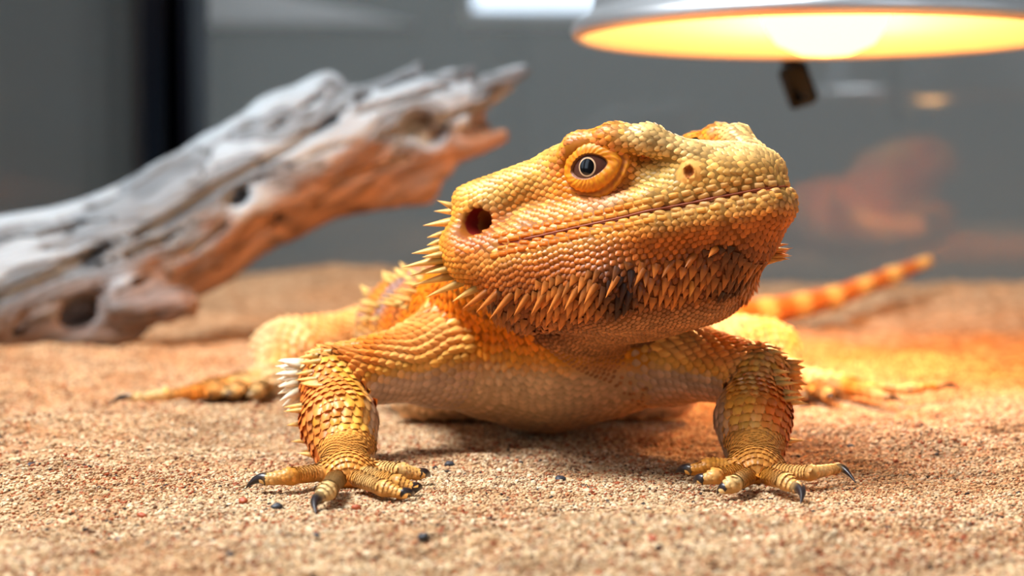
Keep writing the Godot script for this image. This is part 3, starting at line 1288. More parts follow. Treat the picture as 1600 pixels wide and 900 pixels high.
func head_spikes() -> void:
	var cream := lin(244, 190, 104)
	for s: float in [1.0, -1.0]:
		# crown edge behind the eye, then down behind the ear to the jowl: [f, s, u of a point inside; direction f, s, u; length, width]
		for q in [
			[-1.9, 1.2, -0.1, -0.5, 0.6, 0.5, 0.3, 0.13], [-2.2, 1.3, -0.15, -0.8, 0.5, 0.25, 0.38, 0.15], [-2.35, 1.5, -0.3, -0.8, 0.7, 0.1, 0.62, 0.2],
			[-2.3, 1.7, -0.5, -0.7, 0.6, 0.0, 0.24, 0.12], [-2.3, 1.7, -0.62, -0.7, 0.7, -0.05, 0.22, 0.12],
			[-2.3, 1.8, -0.75, -0.7, 0.8, 0.05, 0.52, 0.17], [-2.3, 1.85, -0.92, -0.75, 0.7, 0.0, 0.66, 0.18], [-2.35, 1.85, -1.05, -0.8, 0.65, -0.02, 0.66, 0.17], [-2.35, 1.85, -1.2, -0.85, 0.55, -0.03, 0.78, 0.17],
			[-2.2, 1.8, -1.1, -0.6, 0.8, 0.0, 0.36, 0.14], [-2.2, 1.8, -0.85, -0.6, 0.8, 0.05, 0.34, 0.13],
			[-2.15, 1.8, -1.35, -0.8, 0.6, -0.2, 0.6, 0.16], [-1.9, 1.75, -1.5, -0.75, 0.6, -0.3, 0.5, 0.15], [-1.65, 1.75, -1.62, -0.75, 0.6, -0.4, 0.5, 0.15], [-1.4, 1.7, -1.7, -0.7, 0.55, -0.5, 0.46, 0.15],
			[-1.15, 1.65, -1.78, -0.65, 0.5, -0.6, 0.46, 0.14], [-0.9, 1.6, -1.85, -0.6, 0.45, -0.65, 0.42, 0.14], [-0.65, 1.5, -1.88, -0.55, 0.45, -0.7, 0.4, 0.14], [-0.4, 1.4, -1.9, -0.5, 0.45, -0.7, 0.38, 0.13],
			[-0.15, 1.3, -1.9, -0.45, 0.45, -0.7, 0.36, 0.13], [0.1, 1.2, -1.9, -0.4, 0.5, -0.7, 0.34, 0.13], [0.35, 1.1, -1.86, -0.35, 0.5, -0.7, 0.32, 0.12], [0.6, 1.0, -1.82, -0.3, 0.5, -0.7, 0.3, 0.12], [0.9, 0.85, -1.8, -0.2, 0.6, -0.6, 0.3, 0.12], [1.2, 0.7, -1.75, -0.1, 0.7, -0.5, 0.3, 0.12], [1.5, 0.55, -1.7, 0.1, 0.8, -0.4, 0.3, 0.12],
		]:
			var inner := H(q[0] * 0.6, 0.0, q[2] * 0.9 - 0.08)
			var at := skin_from(inner, H(q[0], s * q[1], q[2]) - inner)
			var dir: Vector3 = HF * q[3] + HS * s * q[4] + HU * q[5]
			big_spike(at, dir, q[6] * rng.randf_range(0.9, 1.1), q[7] * 1.3, cream if q[0] < -1.8 else lin(204, 116, 44))
	# tuft under the chin, far side
	for i in 14:
		var f := 1.5 + 0.75 * rng.randf()
		var u := -1.75 - 0.55 * rng.randf()
		var a := rng.randf_range(0.1, 0.9)
		var o := H(1.3, 0, -1.35)
		var at := skin_from(o, HF * 0.7 - HS * a + HU * (u + 1.35) * 1.1)
		big_spike(at, HF * 0.75 - HS * 0.5 - HU * rng.randf_range(0.0, 0.35), rng.randf_range(0.24, 0.4), 0.11, lin(232, 150, 62))
	# nape and shoulders
	for q in [[650, 462, 40.2], [662, 452, 39.8], [642, 470, 40.6], [632, 476, 41.0], [655, 478, 40.2], [628, 486, 41.5], [640, 490, 41.0], [670, 470, 39.6], [612, 492, 42.5], [600, 500, 43.0]]:
		var o := P(q[0] + 55, q[1] + 40, q[2] + 0.6)
		var at := skin_from(o, P(q[0], q[1], q[2]) - o)
		big_spike(at, Vector3(-1, 0.22, 0.1), rng.randf_range(0.3, 0.5), 0.14, lin(240, 190, 116))
	# elbows
	for side in 2:
		var arm: Array = ARM_L if side == 0 else ARM_R
		var e := -1.0 if side == 0 else 1.0
		for i in 26:
			var t := rng.randf_range(0.45, 1.0)
			var o: Vector3 = arm[0].lerp(arm[1], t)
			var a := rng.randf_range(-0.5, 1.5)
			var at := skin_from(o, Vector3(e * 0.3, sin(a), cos(a) * 0.8 - 0.3))
			big_spike(at, Vector3(e, -0.1 + 0.4 * (1.0 - t), -0.1), rng.randf_range(0.24, 0.36), 0.16, lin(244, 186, 100))
		for k in 15:
			var i := k % 9
			var o: Vector3 = arm[1] + Vector3(0, 0.25 - 0.09 * i, 0.12 - 0.24 * float(k > 8)) * 0.8
			var at := skin_from(o, Vector3(e, 0.1, -0.25 + 0.5 * rng.randf()))
			big_spike(at, Vector3(e, 0.25 - 0.12 * i, 0.05), rng.randf_range(0.3, 0.44) * (1.0 if side == 0 else 0.7), 0.27, lin(250, 236, 206) if side == 0 else lin(236, 160, 60))


func claw_parts() -> void:
	var m := vmat(0.3)
	for q in claws:
		var a: Vector3 = q[0]
		var b: Vector3 = q[1] + Vector3(0, 0.06, 0)
		var back: Vector3 = (a - q[3]).normalized()
		var mid := a + back * a.distance_to(b) * 0.45 + Vector3(0, 0.1, 0)
		var v := PackedVector3Array()
		var rad := PackedFloat32Array()
		for i in 9:
			var t := i / 8.0
			v.append((a.lerp(mid, t).lerp(mid.lerp(b, t), t)) * CM)
			rad.append(q[2] * CM * (1.0 - 0.92 * pow(t, 1.5)))
		var mesh := tube(v, rad, 10)
		var arr := mesh.surface_get_arrays(0)
		var col := PackedColorArray()
		for p: Vector3 in arr[Mesh.ARRAY_VERTEX]:
			var t := clampf(p.distance_to(a * CM) / (a.distance_to(b) * CM), 0, 1)
			col.append(lin(190, 150, 96).lerp(lin(46, 38, 34), smoothstep(0.1, 0.35, t)))
		arr[Mesh.ARRAY_COLOR] = col
		var am := ArrayMesh.new()
		am.add_surface_from_arrays(Mesh.PRIMITIVE_TRIANGLES, arr)
		put("claw", am, m, dragon)


func commit_scales() -> void:
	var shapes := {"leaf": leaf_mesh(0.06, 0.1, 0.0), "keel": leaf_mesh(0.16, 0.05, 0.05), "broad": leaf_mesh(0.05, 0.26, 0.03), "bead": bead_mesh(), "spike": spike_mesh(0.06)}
	var called := {"leaf": "flat_scales", "keel": "keeled_scales", "broad": "broad_scales", "bead": "granular_scales", "spike": "small_spikes"}
	for kind: String in piles:
		var all: Array = piles[kind]
		if kind == "spike" or kind == "broad":
			# the largest that face the camera are parts of their own
			for e in all:
				var xf: Transform3D = e[0]
				var look := (CAM - xf.origin)
				var face := 1.0 if e[2] == Vector3.ZERO else clampf(e[2].dot(look.normalized()) + 0.15, 0.0, 0.6) / 0.6
				e.append(xf.basis.z.length() / look.length() * face)
			all.sort_custom(func(x, y): return x[3] > y[3])
			var own := all.slice(0, 290)
			all = all.slice(290)
			var mats: Array = []
			var keys: Array = []
			for e in own:
				var c: Color = e[1]
				var best := -1
				for i in keys.size():
					var k: Color = keys[i]
					if absf(k.r - c.r) + absf(k.g - c.g) + absf(k.b - c.b) < 0.09:
						best = i
						break
				if best < 0:
					best = keys.size()
					keys.append(c)
					var m := vmat(0.38, 0.4)
					m.albedo_color = Color(minf(c.r, 1.0), minf(c.g, 1.0), minf(c.b, 1.0)).linear_to_srgb()
					mats.append(m)
				var xf: Transform3D = e[0]
				put("spike" if kind == "spike" else "scale", shapes[kind], mats[best], dragon, Transform3D(xf.basis * CM, xf.origin * CM))
		var mm := MultiMesh.new()
		mm.transform_format = MultiMesh.TRANSFORM_3D
		mm.use_colors = true
		mm.mesh = shapes[kind]
		mm.instance_count = all.size()
		for i in all.size():
			var xf: Transform3D = all[i][0]
			mm.set_instance_transform(i, Transform3D(xf.basis * CM, xf.origin * CM))
			mm.set_instance_color(i, all[i][1])
		var o := MultiMeshInstance3D.new()
		o.name = called[kind]
		o.multimesh = mm
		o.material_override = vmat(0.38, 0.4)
		o.set_meta("kind", "stuff")
		dragon.add_child(o, true)


# ------------------------------------------------------------------ the place
const TANK_AT := Vector3(-0.142, 0.0, -0.518)
const TANK_TURN := -13.36
const TANK_W := 0.6
const TANK_D := 0.62
var rest_spots: Array = []


func tank_xf() -> Transform3D:
	return Transform3D(Basis(Vector3.UP, deg_to_rad(TANK_TURN)), TANK_AT)


func bump(x: float, z: float, cx: float, cz: float, rx: float, rz: float, h: float) -> float:
	var u := (x - cx) / rx
	var v := (z - cz) / rz
	return h * exp(-u * u - v * v)


func sand_h(x: float, z: float) -> float:
	# height of the sand in metres
	var calm := 1.0
	for q: Vector3 in rest_spots:
		var d := Vector2(x - q.x, z - q.y).length_squared() / (q.z * q.z)
		calm = minf(calm, 1.0 - exp(-d * d))
	var h := n_low.get_noise_2d(x * 100.0, z * 100.0) * 0.0034
	h += n_mid.get_noise_2d(x * 900.0, z * 1300.0) * 0.0021
	h += bump(x, z, -0.068, -0.43, 0.07, 0.06, 0.007)
	h += bump(x, z, -0.01, -0.46, 0.06, 0.05, 0.003)
	h += bump(x, z, 0.16, -0.38, 0.07, 0.05, 0.006) + bump(x, z, 0.1, -0.36, 0.03, 0.03, 0.002)
	h -= bump(x, z, 0.0, -0.08, 0.035, 0.04, 0.0015) 
	h += bump(x, z, 0.05, 0.065, 0.03, 0.012, 0.0016) + bump(x, z, -0.03, 0.066, 0.05, 0.012, 0.0014)
	h = h * (0.04 + 0.96 * calm) - 0.0003 * (1.0 - calm)
	return h


func sand_tint(x: float, z: float) -> Color:
	# patches of redder and browner sand
	var a := smoothstep(-0.05, 0.45, n_low.get_noise_2d(x * 190.0 + 40.0, z * 330.0))
	var b := smoothstep(0.0, 0.5, n_low.get_noise_2d(x * 330.0 - 90.0, z * 620.0 + 30.0))
	return Color.WHITE.lerp(Color(0.9, 0.73, 0.58), a * 0.6).lerp(Color(0.62, 0.52, 0.44), b * 0.42)


func make_camera_and_light() -> void:
	var cam := Camera3D.new()
	cam.name = "camera"
	add_child(cam)
	cam.near = 0.02
	cam.position = CAM * CM
	cam.rotation_degrees.x = -PITCH
	var at := CameraAttributesPhysical.new()
	at.frustum_focal_length = 35.0 / (2.0 * 450.0 / FPX)
	at.frustum_focus_distance = 0.345
	at.frustum_near = 0.02
	at.frustum_far = 20.0
	at.exposure_aperture = 30.0
	at.auto_exposure_enabled = false
	cam.attributes = at
	cam.fov = rad_to_deg(2.0 * atan(450.0 / FPX))
	cam.current = true
	var env := Environment.new()
	env.background_mode = Environment.BG_COLOR
	env.background_color = Color(0.62, 0.72, 0.8)
	env.tonemap_mode = Environment.TONE_MAPPER_LINEAR
	env.tonemap_exposure = 1.0
	env.sdfgi_enabled = true
	env.ssao_enabled = true
	env.ssil_enabled = true
	var we := WorldEnvironment.new()
	we.name = "environment"
	we.environment = env
	add_child(we)
	# the white panel over the terrarium, and daylight at two windows of the room
	area("panel_light", Vector3(-0.25, 0.53, 0.06), Vector3(0.0, 0.03, -0.03), Vector2(0.34, 0.2), Color(0.98, 0.99, 1.0), 0.98)
	area("left_window_light", Vector3(-1.5, 0.55, 0.4), Vector3(0, 0.35, 0.1), Vector2(1.0, 0.9), Color(0.86, 0.93, 1.0), 0.28)
	area("front_window_light", Vector3(0.75, 0.75, 1.68), Vector3(0.1, 0.1, 0), Vector2(0.9, 0.8), Color(0.95, 0.97, 1.0), 0.5)


func area(called: String, at: Vector3, to: Vector3, size: Vector2, c: Color, e: float) -> void:
	var l := AreaLight3D.new()
	l.name = called
	add_child(l)
	l.look_at_from_position(at, to, Vector3.UP if absf((to - at).normalized().y) < 0.95 else Vector3.BACK)
	l.area_size = size
	l.light_color = c
	l.light_energy = e
	l.area_range = 8.0
	l.area_attenuation = 2.0
	l.shadow_enabled = true


func structure(called: String, mesh: Mesh, m: Material, at: Vector3, turn := Vector3.ZERO) -> MeshInstance3D:
	var o := put(called, mesh, m, null, Transform3D(Basis.from_euler(turn), at))
	o.set_meta("kind", "structure")
	return o


func glow(c: Color, e: float) -> StandardMaterial3D:
	var m := mat(c, 0.6)
	m.emission_enabled = true
	m.emission = c
	m.emission_energy_multiplier = e
	return m


func make_room() -> void:
	var paint := mat(Color8(88, 100, 103), 0.9)
	paint.heightmap_enabled = false
	var white := mat(Color8(214, 216, 216), 0.8)
	structure("floor", box(Vector3(3.6, 0.1, 4.2)), mat(Color8(120, 108, 96), 0.6), Vector3(0, -0.83, -0.1))
	structure("ceiling", box(Vector3(3.6, 0.1, 4.2)), white, Vector3(0, 1.75, -0.1))
	structure("wall_back", box(Vector3(3.6, 2.6, 0.1)), paint, Vector3(0, 0.46, -1.95))
	structure("wall_front", box(Vector3(3.6, 2.6, 0.1)), white, Vector3(0, 0.46, 1.8))
	structure("wall_left", box(Vector3(0.1, 2.6, 4.2)), white, Vector3(-1.65, 0.46, -0.1))
	structure("wall_right", box(Vector3(0.1, 2.6, 4.2)), white, Vector3(1.65, 0.46, -0.1))
	structure("trim_1", prism(PackedVector2Array([Vector2(-0.36, 0.177), Vector2(-0.10, 0.177), Vector2(-0.36, 0.235)]), 0.06), mat(Color8(246, 248, 250), 0.7), Vector3(0, 0, -1.84))
	var day := glow(Color(0.86, 0.93, 1.0), 1.6)
	var dim := glow(Color(0.86, 0.93, 1.0), 0.6)
	var frame := mat(Color8(225, 228, 228), 0.5)
	for w in [[1, Vector3(0.19, 0.442, -1.895), 0.0, Vector2(0.46, 0.5)], [2, Vector3(-1.595, 0.55, 0.4), PI / 2, Vector2(1.0, 0.9)], [3, Vector3(0.75, 0.75, 1.745), PI, Vector2(0.9, 0.8)]]:
		var s: Vector2 = w[3]
		var o := structure("window_%d" % w[0], box(Vector3(s.x, s.y, 0.01)), day if w[0] == 1 else dim, w[1], Vector3(0, w[2], 0))
		for e in [[0, 0.5], [0, -0.5], [0.5, 0], [-0.5, 0]]:
			put("window_frame", box(Vector3(0.016 if e[1] == 0 else s.x + 0.032, 0.016 if e[0] == 0 else s.y, 0.03), 0.004), frame, o, Transform3D(Basis(), Vector3(e[0] * (s.x + 0.016), e[1] * (s.y + 0.016), 0.01)))


func prism(poly: PackedVector2Array, depth: float) -> ArrayMesh:
	var st := SurfaceTool.new()
	st.begin(Mesh.PRIMITIVE_TRIANGLES)
	var tri := Geometry2D.triangulate_polygon(poly)
	for i in range(0, tri.size(), 3):
		var a := poly[tri[i]]
		var b := poly[tri[i + 1]]
		var c := poly[tri[i + 2]]
		var flip := (b - a).cross(c - a) > 0
		for z: float in [0.0, -depth]:
			var q := [a, c, b] if flip == (z == 0.0) else [a, b, c]
			for p: Vector2 in q: st.add_vertex(Vector3(p.x, p.y, z))
	for i in poly.size():
		var a := poly[i]
		var b := poly[(i + 1) % poly.size()]
		quad(st, Vector3(a.x, a.y, -depth), Vector3(b.x, b.y, -depth), Vector3(b.x, b.y, 0), Vector3(a.x, a.y, 0), not Geometry2D.is_polygon_clockwise(poly))
	st.generate_normals()
	return st.commit()


func make_tank() -> void:
	var t := thing("terrarium", "glass terrarium with a dark blue-black corner post behind the driftwood", "terrarium")
	t.transform = tank_xf()
	var black := mat(Color8(6, 16, 28), 0.5, 0.0, 0.3)
	var glass := mat(Color(0.92, 0.97, 0.97, 0.06), 0.02)
	glass.transparency = BaseMaterial3D.TRANSPARENCY_ALPHA
	var h := 0.42
	put("base_tray", box(Vector3(TANK_W + 0.02, 0.03, TANK_D + 0.02), 0.003), black, t, Transform3D(Basis(), Vector3(TANK_W / 2, -0.045, TANK_D / 2)))
	for e in [[0.006, 0.006], [TANK_W + 0.004, -0.004], [-0.004, TANK_D], [TANK_W + 0.004, TANK_D]]:
		put("corner_post", box(Vector3(0.026, h + 0.03, 0.026), 0.003), black, t, Transform3D(Basis(), Vector3(e[0], h / 2 - 0.015, e[1])))
	for y in [-0.02, h]:
		for z in [-0.004, TANK_D]:
			if y < 0.1 and z > 0.1: continue
			put("rail", box(Vector3(TANK_W, 0.02, 0.016), 0.002), black, t, Transform3D(Basis(), Vector3(TANK_W / 2, y, z)))
		for x in [-0.004, TANK_W + 0.004]:
			put("rail", box(Vector3(0.016, 0.02, TANK_D), 0.002), black, t, Transform3D(Basis(), Vector3(x, y, TANK_D / 2)))
	put("sill", box(Vector3(TANK_W, 0.025, 0.012), 0.002), black, t, Transform3D(Basis(), Vector3(TANK_W / 2, -0.0225, TANK_D)))
	put("back_pane", box(Vector3(TANK_W, h + 0.03, 0.005)), glass, t, Transform3D(Basis(), Vector3(TANK_W / 2, h / 2 - 0.02, -0.002)))
	put("side_pane", box(Vector3(0.005, h + 0.03, TANK_D)), glass, t, Transform3D(Basis(), Vector3(-0.002, h / 2 - 0.02, TANK_D / 2)))
	put("side_pane", box(Vector3(0.005, h + 0.03, TANK_D)), glass, t, Transform3D(Basis(), Vector3(TANK_W + 0.002, h / 2 - 0.02, TANK_D / 2)))
	put("lamp_bar", box(Vector3(TANK_W, 0.014, 0.02), 0.002), black, t, Transform3D(Basis(), Vector3(TANK_W / 2, h + 0.017, 0.31)))
	# table under it
	var tb := thing("table", "plain wooden table that carries the glass terrarium", "table")
	var wood := mat(Color8(134, 98, 66), 0.6)
	put("tabletop", box(Vector3(1.1, 0.03, 0.9), 0.004), wood, tb, Transform3D(Basis(), Vector3(0.1, -0.076, -0.2)))
	for e in [[-0.4, -0.6], [0.6, -0.6], [-0.4, 0.2], [0.6, 0.2]]:
		put("leg", box(Vector3(0.05, 0.69, 0.05), 0.004), wood, tb, Transform3D(Basis(), Vector3(e[0], -0.436, e[1])))
	# the white light panel overhead
	var p := thing("light_panel", "flat white light panel hung above the terrarium", "light")
	p.look_at_from_position(Vector3(-0.2545, 0.539, 0.0616), Vector3(0.0, 0.03, -0.03), Vector3.UP)
	put("housing", box(Vector3(0.36, 0.22, 0.02), 0.003), mat(Color8(230, 230, 230), 0.5), p, Transform3D(Basis(), Vector3(0, 0, 0.011)))
	put("diffuser", box(Vector3(0.34, 0.2, 0.002)), glow(Color(0.93, 0.97, 1.0), 1.5), p, Transform3D(Basis(), Vector3(0, 0, -0.001)))
	for x in [-0.14, 0.14]:
		var a := p.transform * Vector3(x, 0, 0.02)
		put("hanging_rod", tube(PackedVector3Array([p.transform.inverse() * a, p.transform.inverse() * Vector3(a.x, 1.7, a.z)]), PackedFloat32Array([0.003, 0.003]), 8), mat(Color8(160, 160, 160), 0.4, 0.8), p)


func make_sand() -> void:
	var X := tank_xf()
	var xs := PackedFloat32Array()
	var zs := PackedFloat32Array()
	var x := 0.0
	while x < TANK_W:
		xs.append(x)
		x += 0.0012 if x > 0.17 and x < 0.48 else 0.004
	xs.append(TANK_W)
	var z := 0.0
	while z < TANK_D:
		zs.append(z)
		z += 0.0012 if z > 0.26 and z < 0.6 else 0.003
	zs.append(TANK_D)
	var v := PackedVector3Array()
	var nn := PackedVector3Array()
	var ix := PackedInt32Array()
	var w := xs.size()
	for j in zs.size():
		for i in w:
			var p := X * Vector3(xs[i], 0, zs[j])
			p.y = sand_h(p.x, p.z)
			v.append(p)
	for j in zs.size():
		for i in w:
			var a := v[j * w + mini(i + 1, w - 1)] - v[j * w + maxi(i - 1, 0)]
			var b := v[mini(j + 1, zs.size() - 1) * w + i] - v[maxi(j - 1, 0) * w + i]
			nn.append(b.cross(a).normalized())
	for j in zs.size() - 1:
		for i in w - 1:
			var a := j * w + i
			ix.append_array([a, a + 1, a + w, a + 1, a + w + 1, a + w])
	# down to the tray, all round
	var edge := PackedInt32Array()
	for i in w: edge.append(i)
	for j in zs.size(): edge.append(j * w + w - 1)
	for i in w: edge.append((zs.size() - 1) * w + w - 1 - i)
	for j in zs.size(): edge.append((zs.size() - 1 - j) * w)
	var first := v.size()
	for i in edge.size():
		var p := v[edge[i]]
		var out := (p - X * Vector3(TANK_W / 2, 0, TANK_D / 2)).normalized()
		v.append(p); nn.append(out)
		v.append(Vector3(p.x, -0.031, p.z)); nn.append(out)
	for i in edge.size():
		var a := first + i * 2
		var b := first + (i + 1) % edge.size() * 2
		ix.append_array([a, a + 1, b, b, a + 1, b + 1])
	var tone := PackedColorArray()
	for p in v:
		tone.append(sand_tint(p.x, p.z))
	var m := mat(Color.WHITE, 0.95, 0.0, 0.2)
	m.vertex_color_use_as_albedo = true
	var nt := ntex(noise(0.035, 4, FastNoiseLite.TYPE_CELLULAR, 3), 1024)
	var ramp := Gradient.new()
	ramp.offsets = PackedFloat32Array([0.0, 0.3, 0.55, 0.8, 1.0])
	ramp.colors = PackedColorArray([Color8(128, 92, 64), Color8(172, 132, 96), Color8(196, 156, 118), Color8(214, 180, 144), Color8(228, 204, 174)])
	nt.color_ramp = ramp
	m.albedo_texture = nt
	m.uv1_triplanar = true
	m.uv1_world_triplanar = true
	m.uv1_scale = Vector3.ONE * 9.0
	m.heightmap_enabled = true
	m.heightmap_texture = ntex(noise(0.06, 3, FastNoiseLite.TYPE_SIMPLEX_SMOOTH, 4), 1024)
	m.heightmap_scale = 0.1
	var sand := put("sand", smooth_mesh(v, ix, tone, nn), m)
	tag(sand, "pale orange-tan sand covering the terrarium floor", "sand", "", "stuff")
	# grains where they can be told apart
	var gv := PackedVector3Array()
	var gi := PackedInt32Array()
	for q in [Vector3(0, 1, 0), Vector3(0, -1, 0)]: gv.append(q)
	for i in 5: gv.append(Vector3(cos(TAU * i / 5), 0.5, sin(TAU * i / 5)) * 0.9)
	for i in 5: gv.append(Vector3(cos(TAU * (i + 0.5) / 5), -0.5, sin(TAU * (i + 0.5) / 5)) * 0.9)
	for i in 5:
		var j := (i + 1) % 5
		gi.append_array([0, 2 + i, 2 + j, 2 + i, 7 + i, 2 + j, 2 + j, 7 + i, 7 + j, 7 + i, 1, 7 + j])
	var grain := smooth_mesh(gv, gi)
	var cols: Array[Color] = [lin(216, 186, 144), lin(204, 168, 126), lin(230, 206, 170), lin(192, 152, 108), lin(210, 178, 134), lin(188, 128, 84), lin(226, 198, 158), lin(176, 104, 62)]
	var buf := PackedFloat32Array()
	var count := 0
	var tries := 230000
	buf.resize(tries * 16)
	for k in tries:
		var d := 0.255 + 0.3 * pow(rng.randf(), 1.35)
		var px := (rng.randf() - 0.5) * (0.5 * d + 0.03)
		var pz := 0.35 - d
		var y := sand_h(px, pz)
		var s := rng.randf_range(0.00016, 0.00035)
		if rng.randf() < 0.05: s *= 1.5
		var a := rng.randf() * TAU
		var c := cos(a)
		var e := sin(a)
		var sx := s * rng.randf_range(0.8, 1.4)
		var sy := s * rng.randf_range(0.6, 1.0)
		var sz := s * rng.randf_range(0.8, 1.3)
		var o := count * 16
		buf[o] = c * sx; buf[o + 1] = 0.25 * sy; buf[o + 2] = e * sz; buf[o + 3] = px
		buf[o + 4] = rng.randf_range(-0.3, 0.3) * sx; buf[o + 5] = sy; buf[o + 6] = rng.randf_range(-0.3, 0.3) * sz; buf[o + 7] = y + s * 0.25
		buf[o + 8] = -e * sx; buf[o + 9] = rng.randf_range(-0.3, 0.3) * sy; buf[o + 10] = c * sz; buf[o + 11] = pz
		var red := clampf(0.4 + n_mid.get_noise_2d(px * 250.0, pz * 250.0), 0.0, 1.0)
		var col: Color = cols[rng.randi() % 5 if rng.randf() > 0.3 * red else 5 + rng.randi() % 3]
		var r := rng.randf()
		if r < 0.02: col = lin(58, 48, 44)
		elif r < 0.06 + 0.05 * red: col = lin(160, 78, 40)
		elif r < 0.12 + 0.1 * red: col = lin(132, 92, 62)
		var b := rng.randf_range(0.65, 1.15)
		var ti := sand_tint(px, pz)
		buf[o + 12] = col.r * b * ti.r; buf[o + 13] = col.g * b * ti.g; buf[o + 14] = col.b * b * ti.b; buf[o + 15] = 1.0
		count += 1
	var mm := MultiMesh.new()
	mm.transform_format = MultiMesh.TRANSFORM_3D
	mm.use_colors = true
	mm.mesh = grain
	mm.instance_count = count
	mm.buffer = buf
	var g := MultiMeshInstance3D.new()
	g.name = "sand_grains"
	g.multimesh = mm
	g.material_override = vmat(0.7, 0.4)
	g.set_meta("kind", "stuff")
	sand.add_child(g)


func pebble_mesh(k: int) -> ArrayMesh:
	var s := SphereMesh.new()
	s.radial_segments = 12
	s.rings = 7
	s.radius = 1.0
	s.height = 2.0
	var arr := s.surface_get_arrays(0)
	var v: PackedVector3Array = arr[Mesh.ARRAY_VERTEX]
	for i in v.size():
		var p := v[i]
		v[i] = p * (1.0 + 0.35 * n_low.get_noise_3dv(p * 6.0 + Vector3.ONE * k * 37.0)) * Vector3(1.2, 0.75, 0.95)
	return smooth_mesh(v, arr[Mesh.ARRAY_INDEX])


func make_pebbles() -> void:
	var shapes := [pebble_mesh(1), pebble_mesh(2), pebble_mesh(3)]
	var dark := mat(Color8(52, 54, 60), 0.5)
	var red := mat(Color8(176, 84, 44), 0.55)
	for q in [
		[433, 796, 9, 0, "just left of the long claw of the left front foot"], [380, 786, 8, 1, "under the outermost claw of the left front foot"], [557, 796, 7, 1, "just right of the long claw of the left front foot"],
		[495, 838, 5, 0, "straight in front of the long claw of the left front foot"], [662, 842, 9, 0, "in front of the inner toes of the left front foot"], [702, 728, 7, 0, "beside the inner toe tips of the left front foot"],
		[48, 730, 7, 0, "alone by the left edge of the picture"], [360, 869, 7, 0, "at the lower edge of the picture below the left front foot"], [780, 885, 6, 0, "at the lower middle edge of the picture"],
		[875, 752, 8, 0, "midway between the two front feet"], [1020, 845, 8, 1, "in front of the right front foot, towards the lower edge"], [1500, 850, 7, 0, "in the lower right corner of the picture"],
		[1330, 700, 6, 0, "behind the outer claw of the right front foot"], [222, 808, 7, 1, "in the left foreground away from the feet"], [185, 846, 6, 0, "in the lower left corner of the picture"], [1116, 814, 6, 0, "in front of the inner claws of the right front foot"],
	]:
		var p := PG(q[0], q[1], 0.1) * CM
		p.y = sand_h(p.x, p.z)
		p = PG(q[0], q[1], p.y / CM) * CM
		var r: float = q[2] * (CAM.z * CM - p.z) / FPX
		var o := put("pebble", shapes[rng.randi() % 3], dark if q[3] == 0 else red, null, Transform3D(Basis(Vector3.UP, rng.randf() * TAU).scaled(Vector3.ONE * r), p + Vector3(0, r * 0.4, 0)))
		tag(o, ("tiny dark pebble " if q[3] == 0 else "tiny red pebble ") + q[4], "pebble", "loose pebbles on the sand")


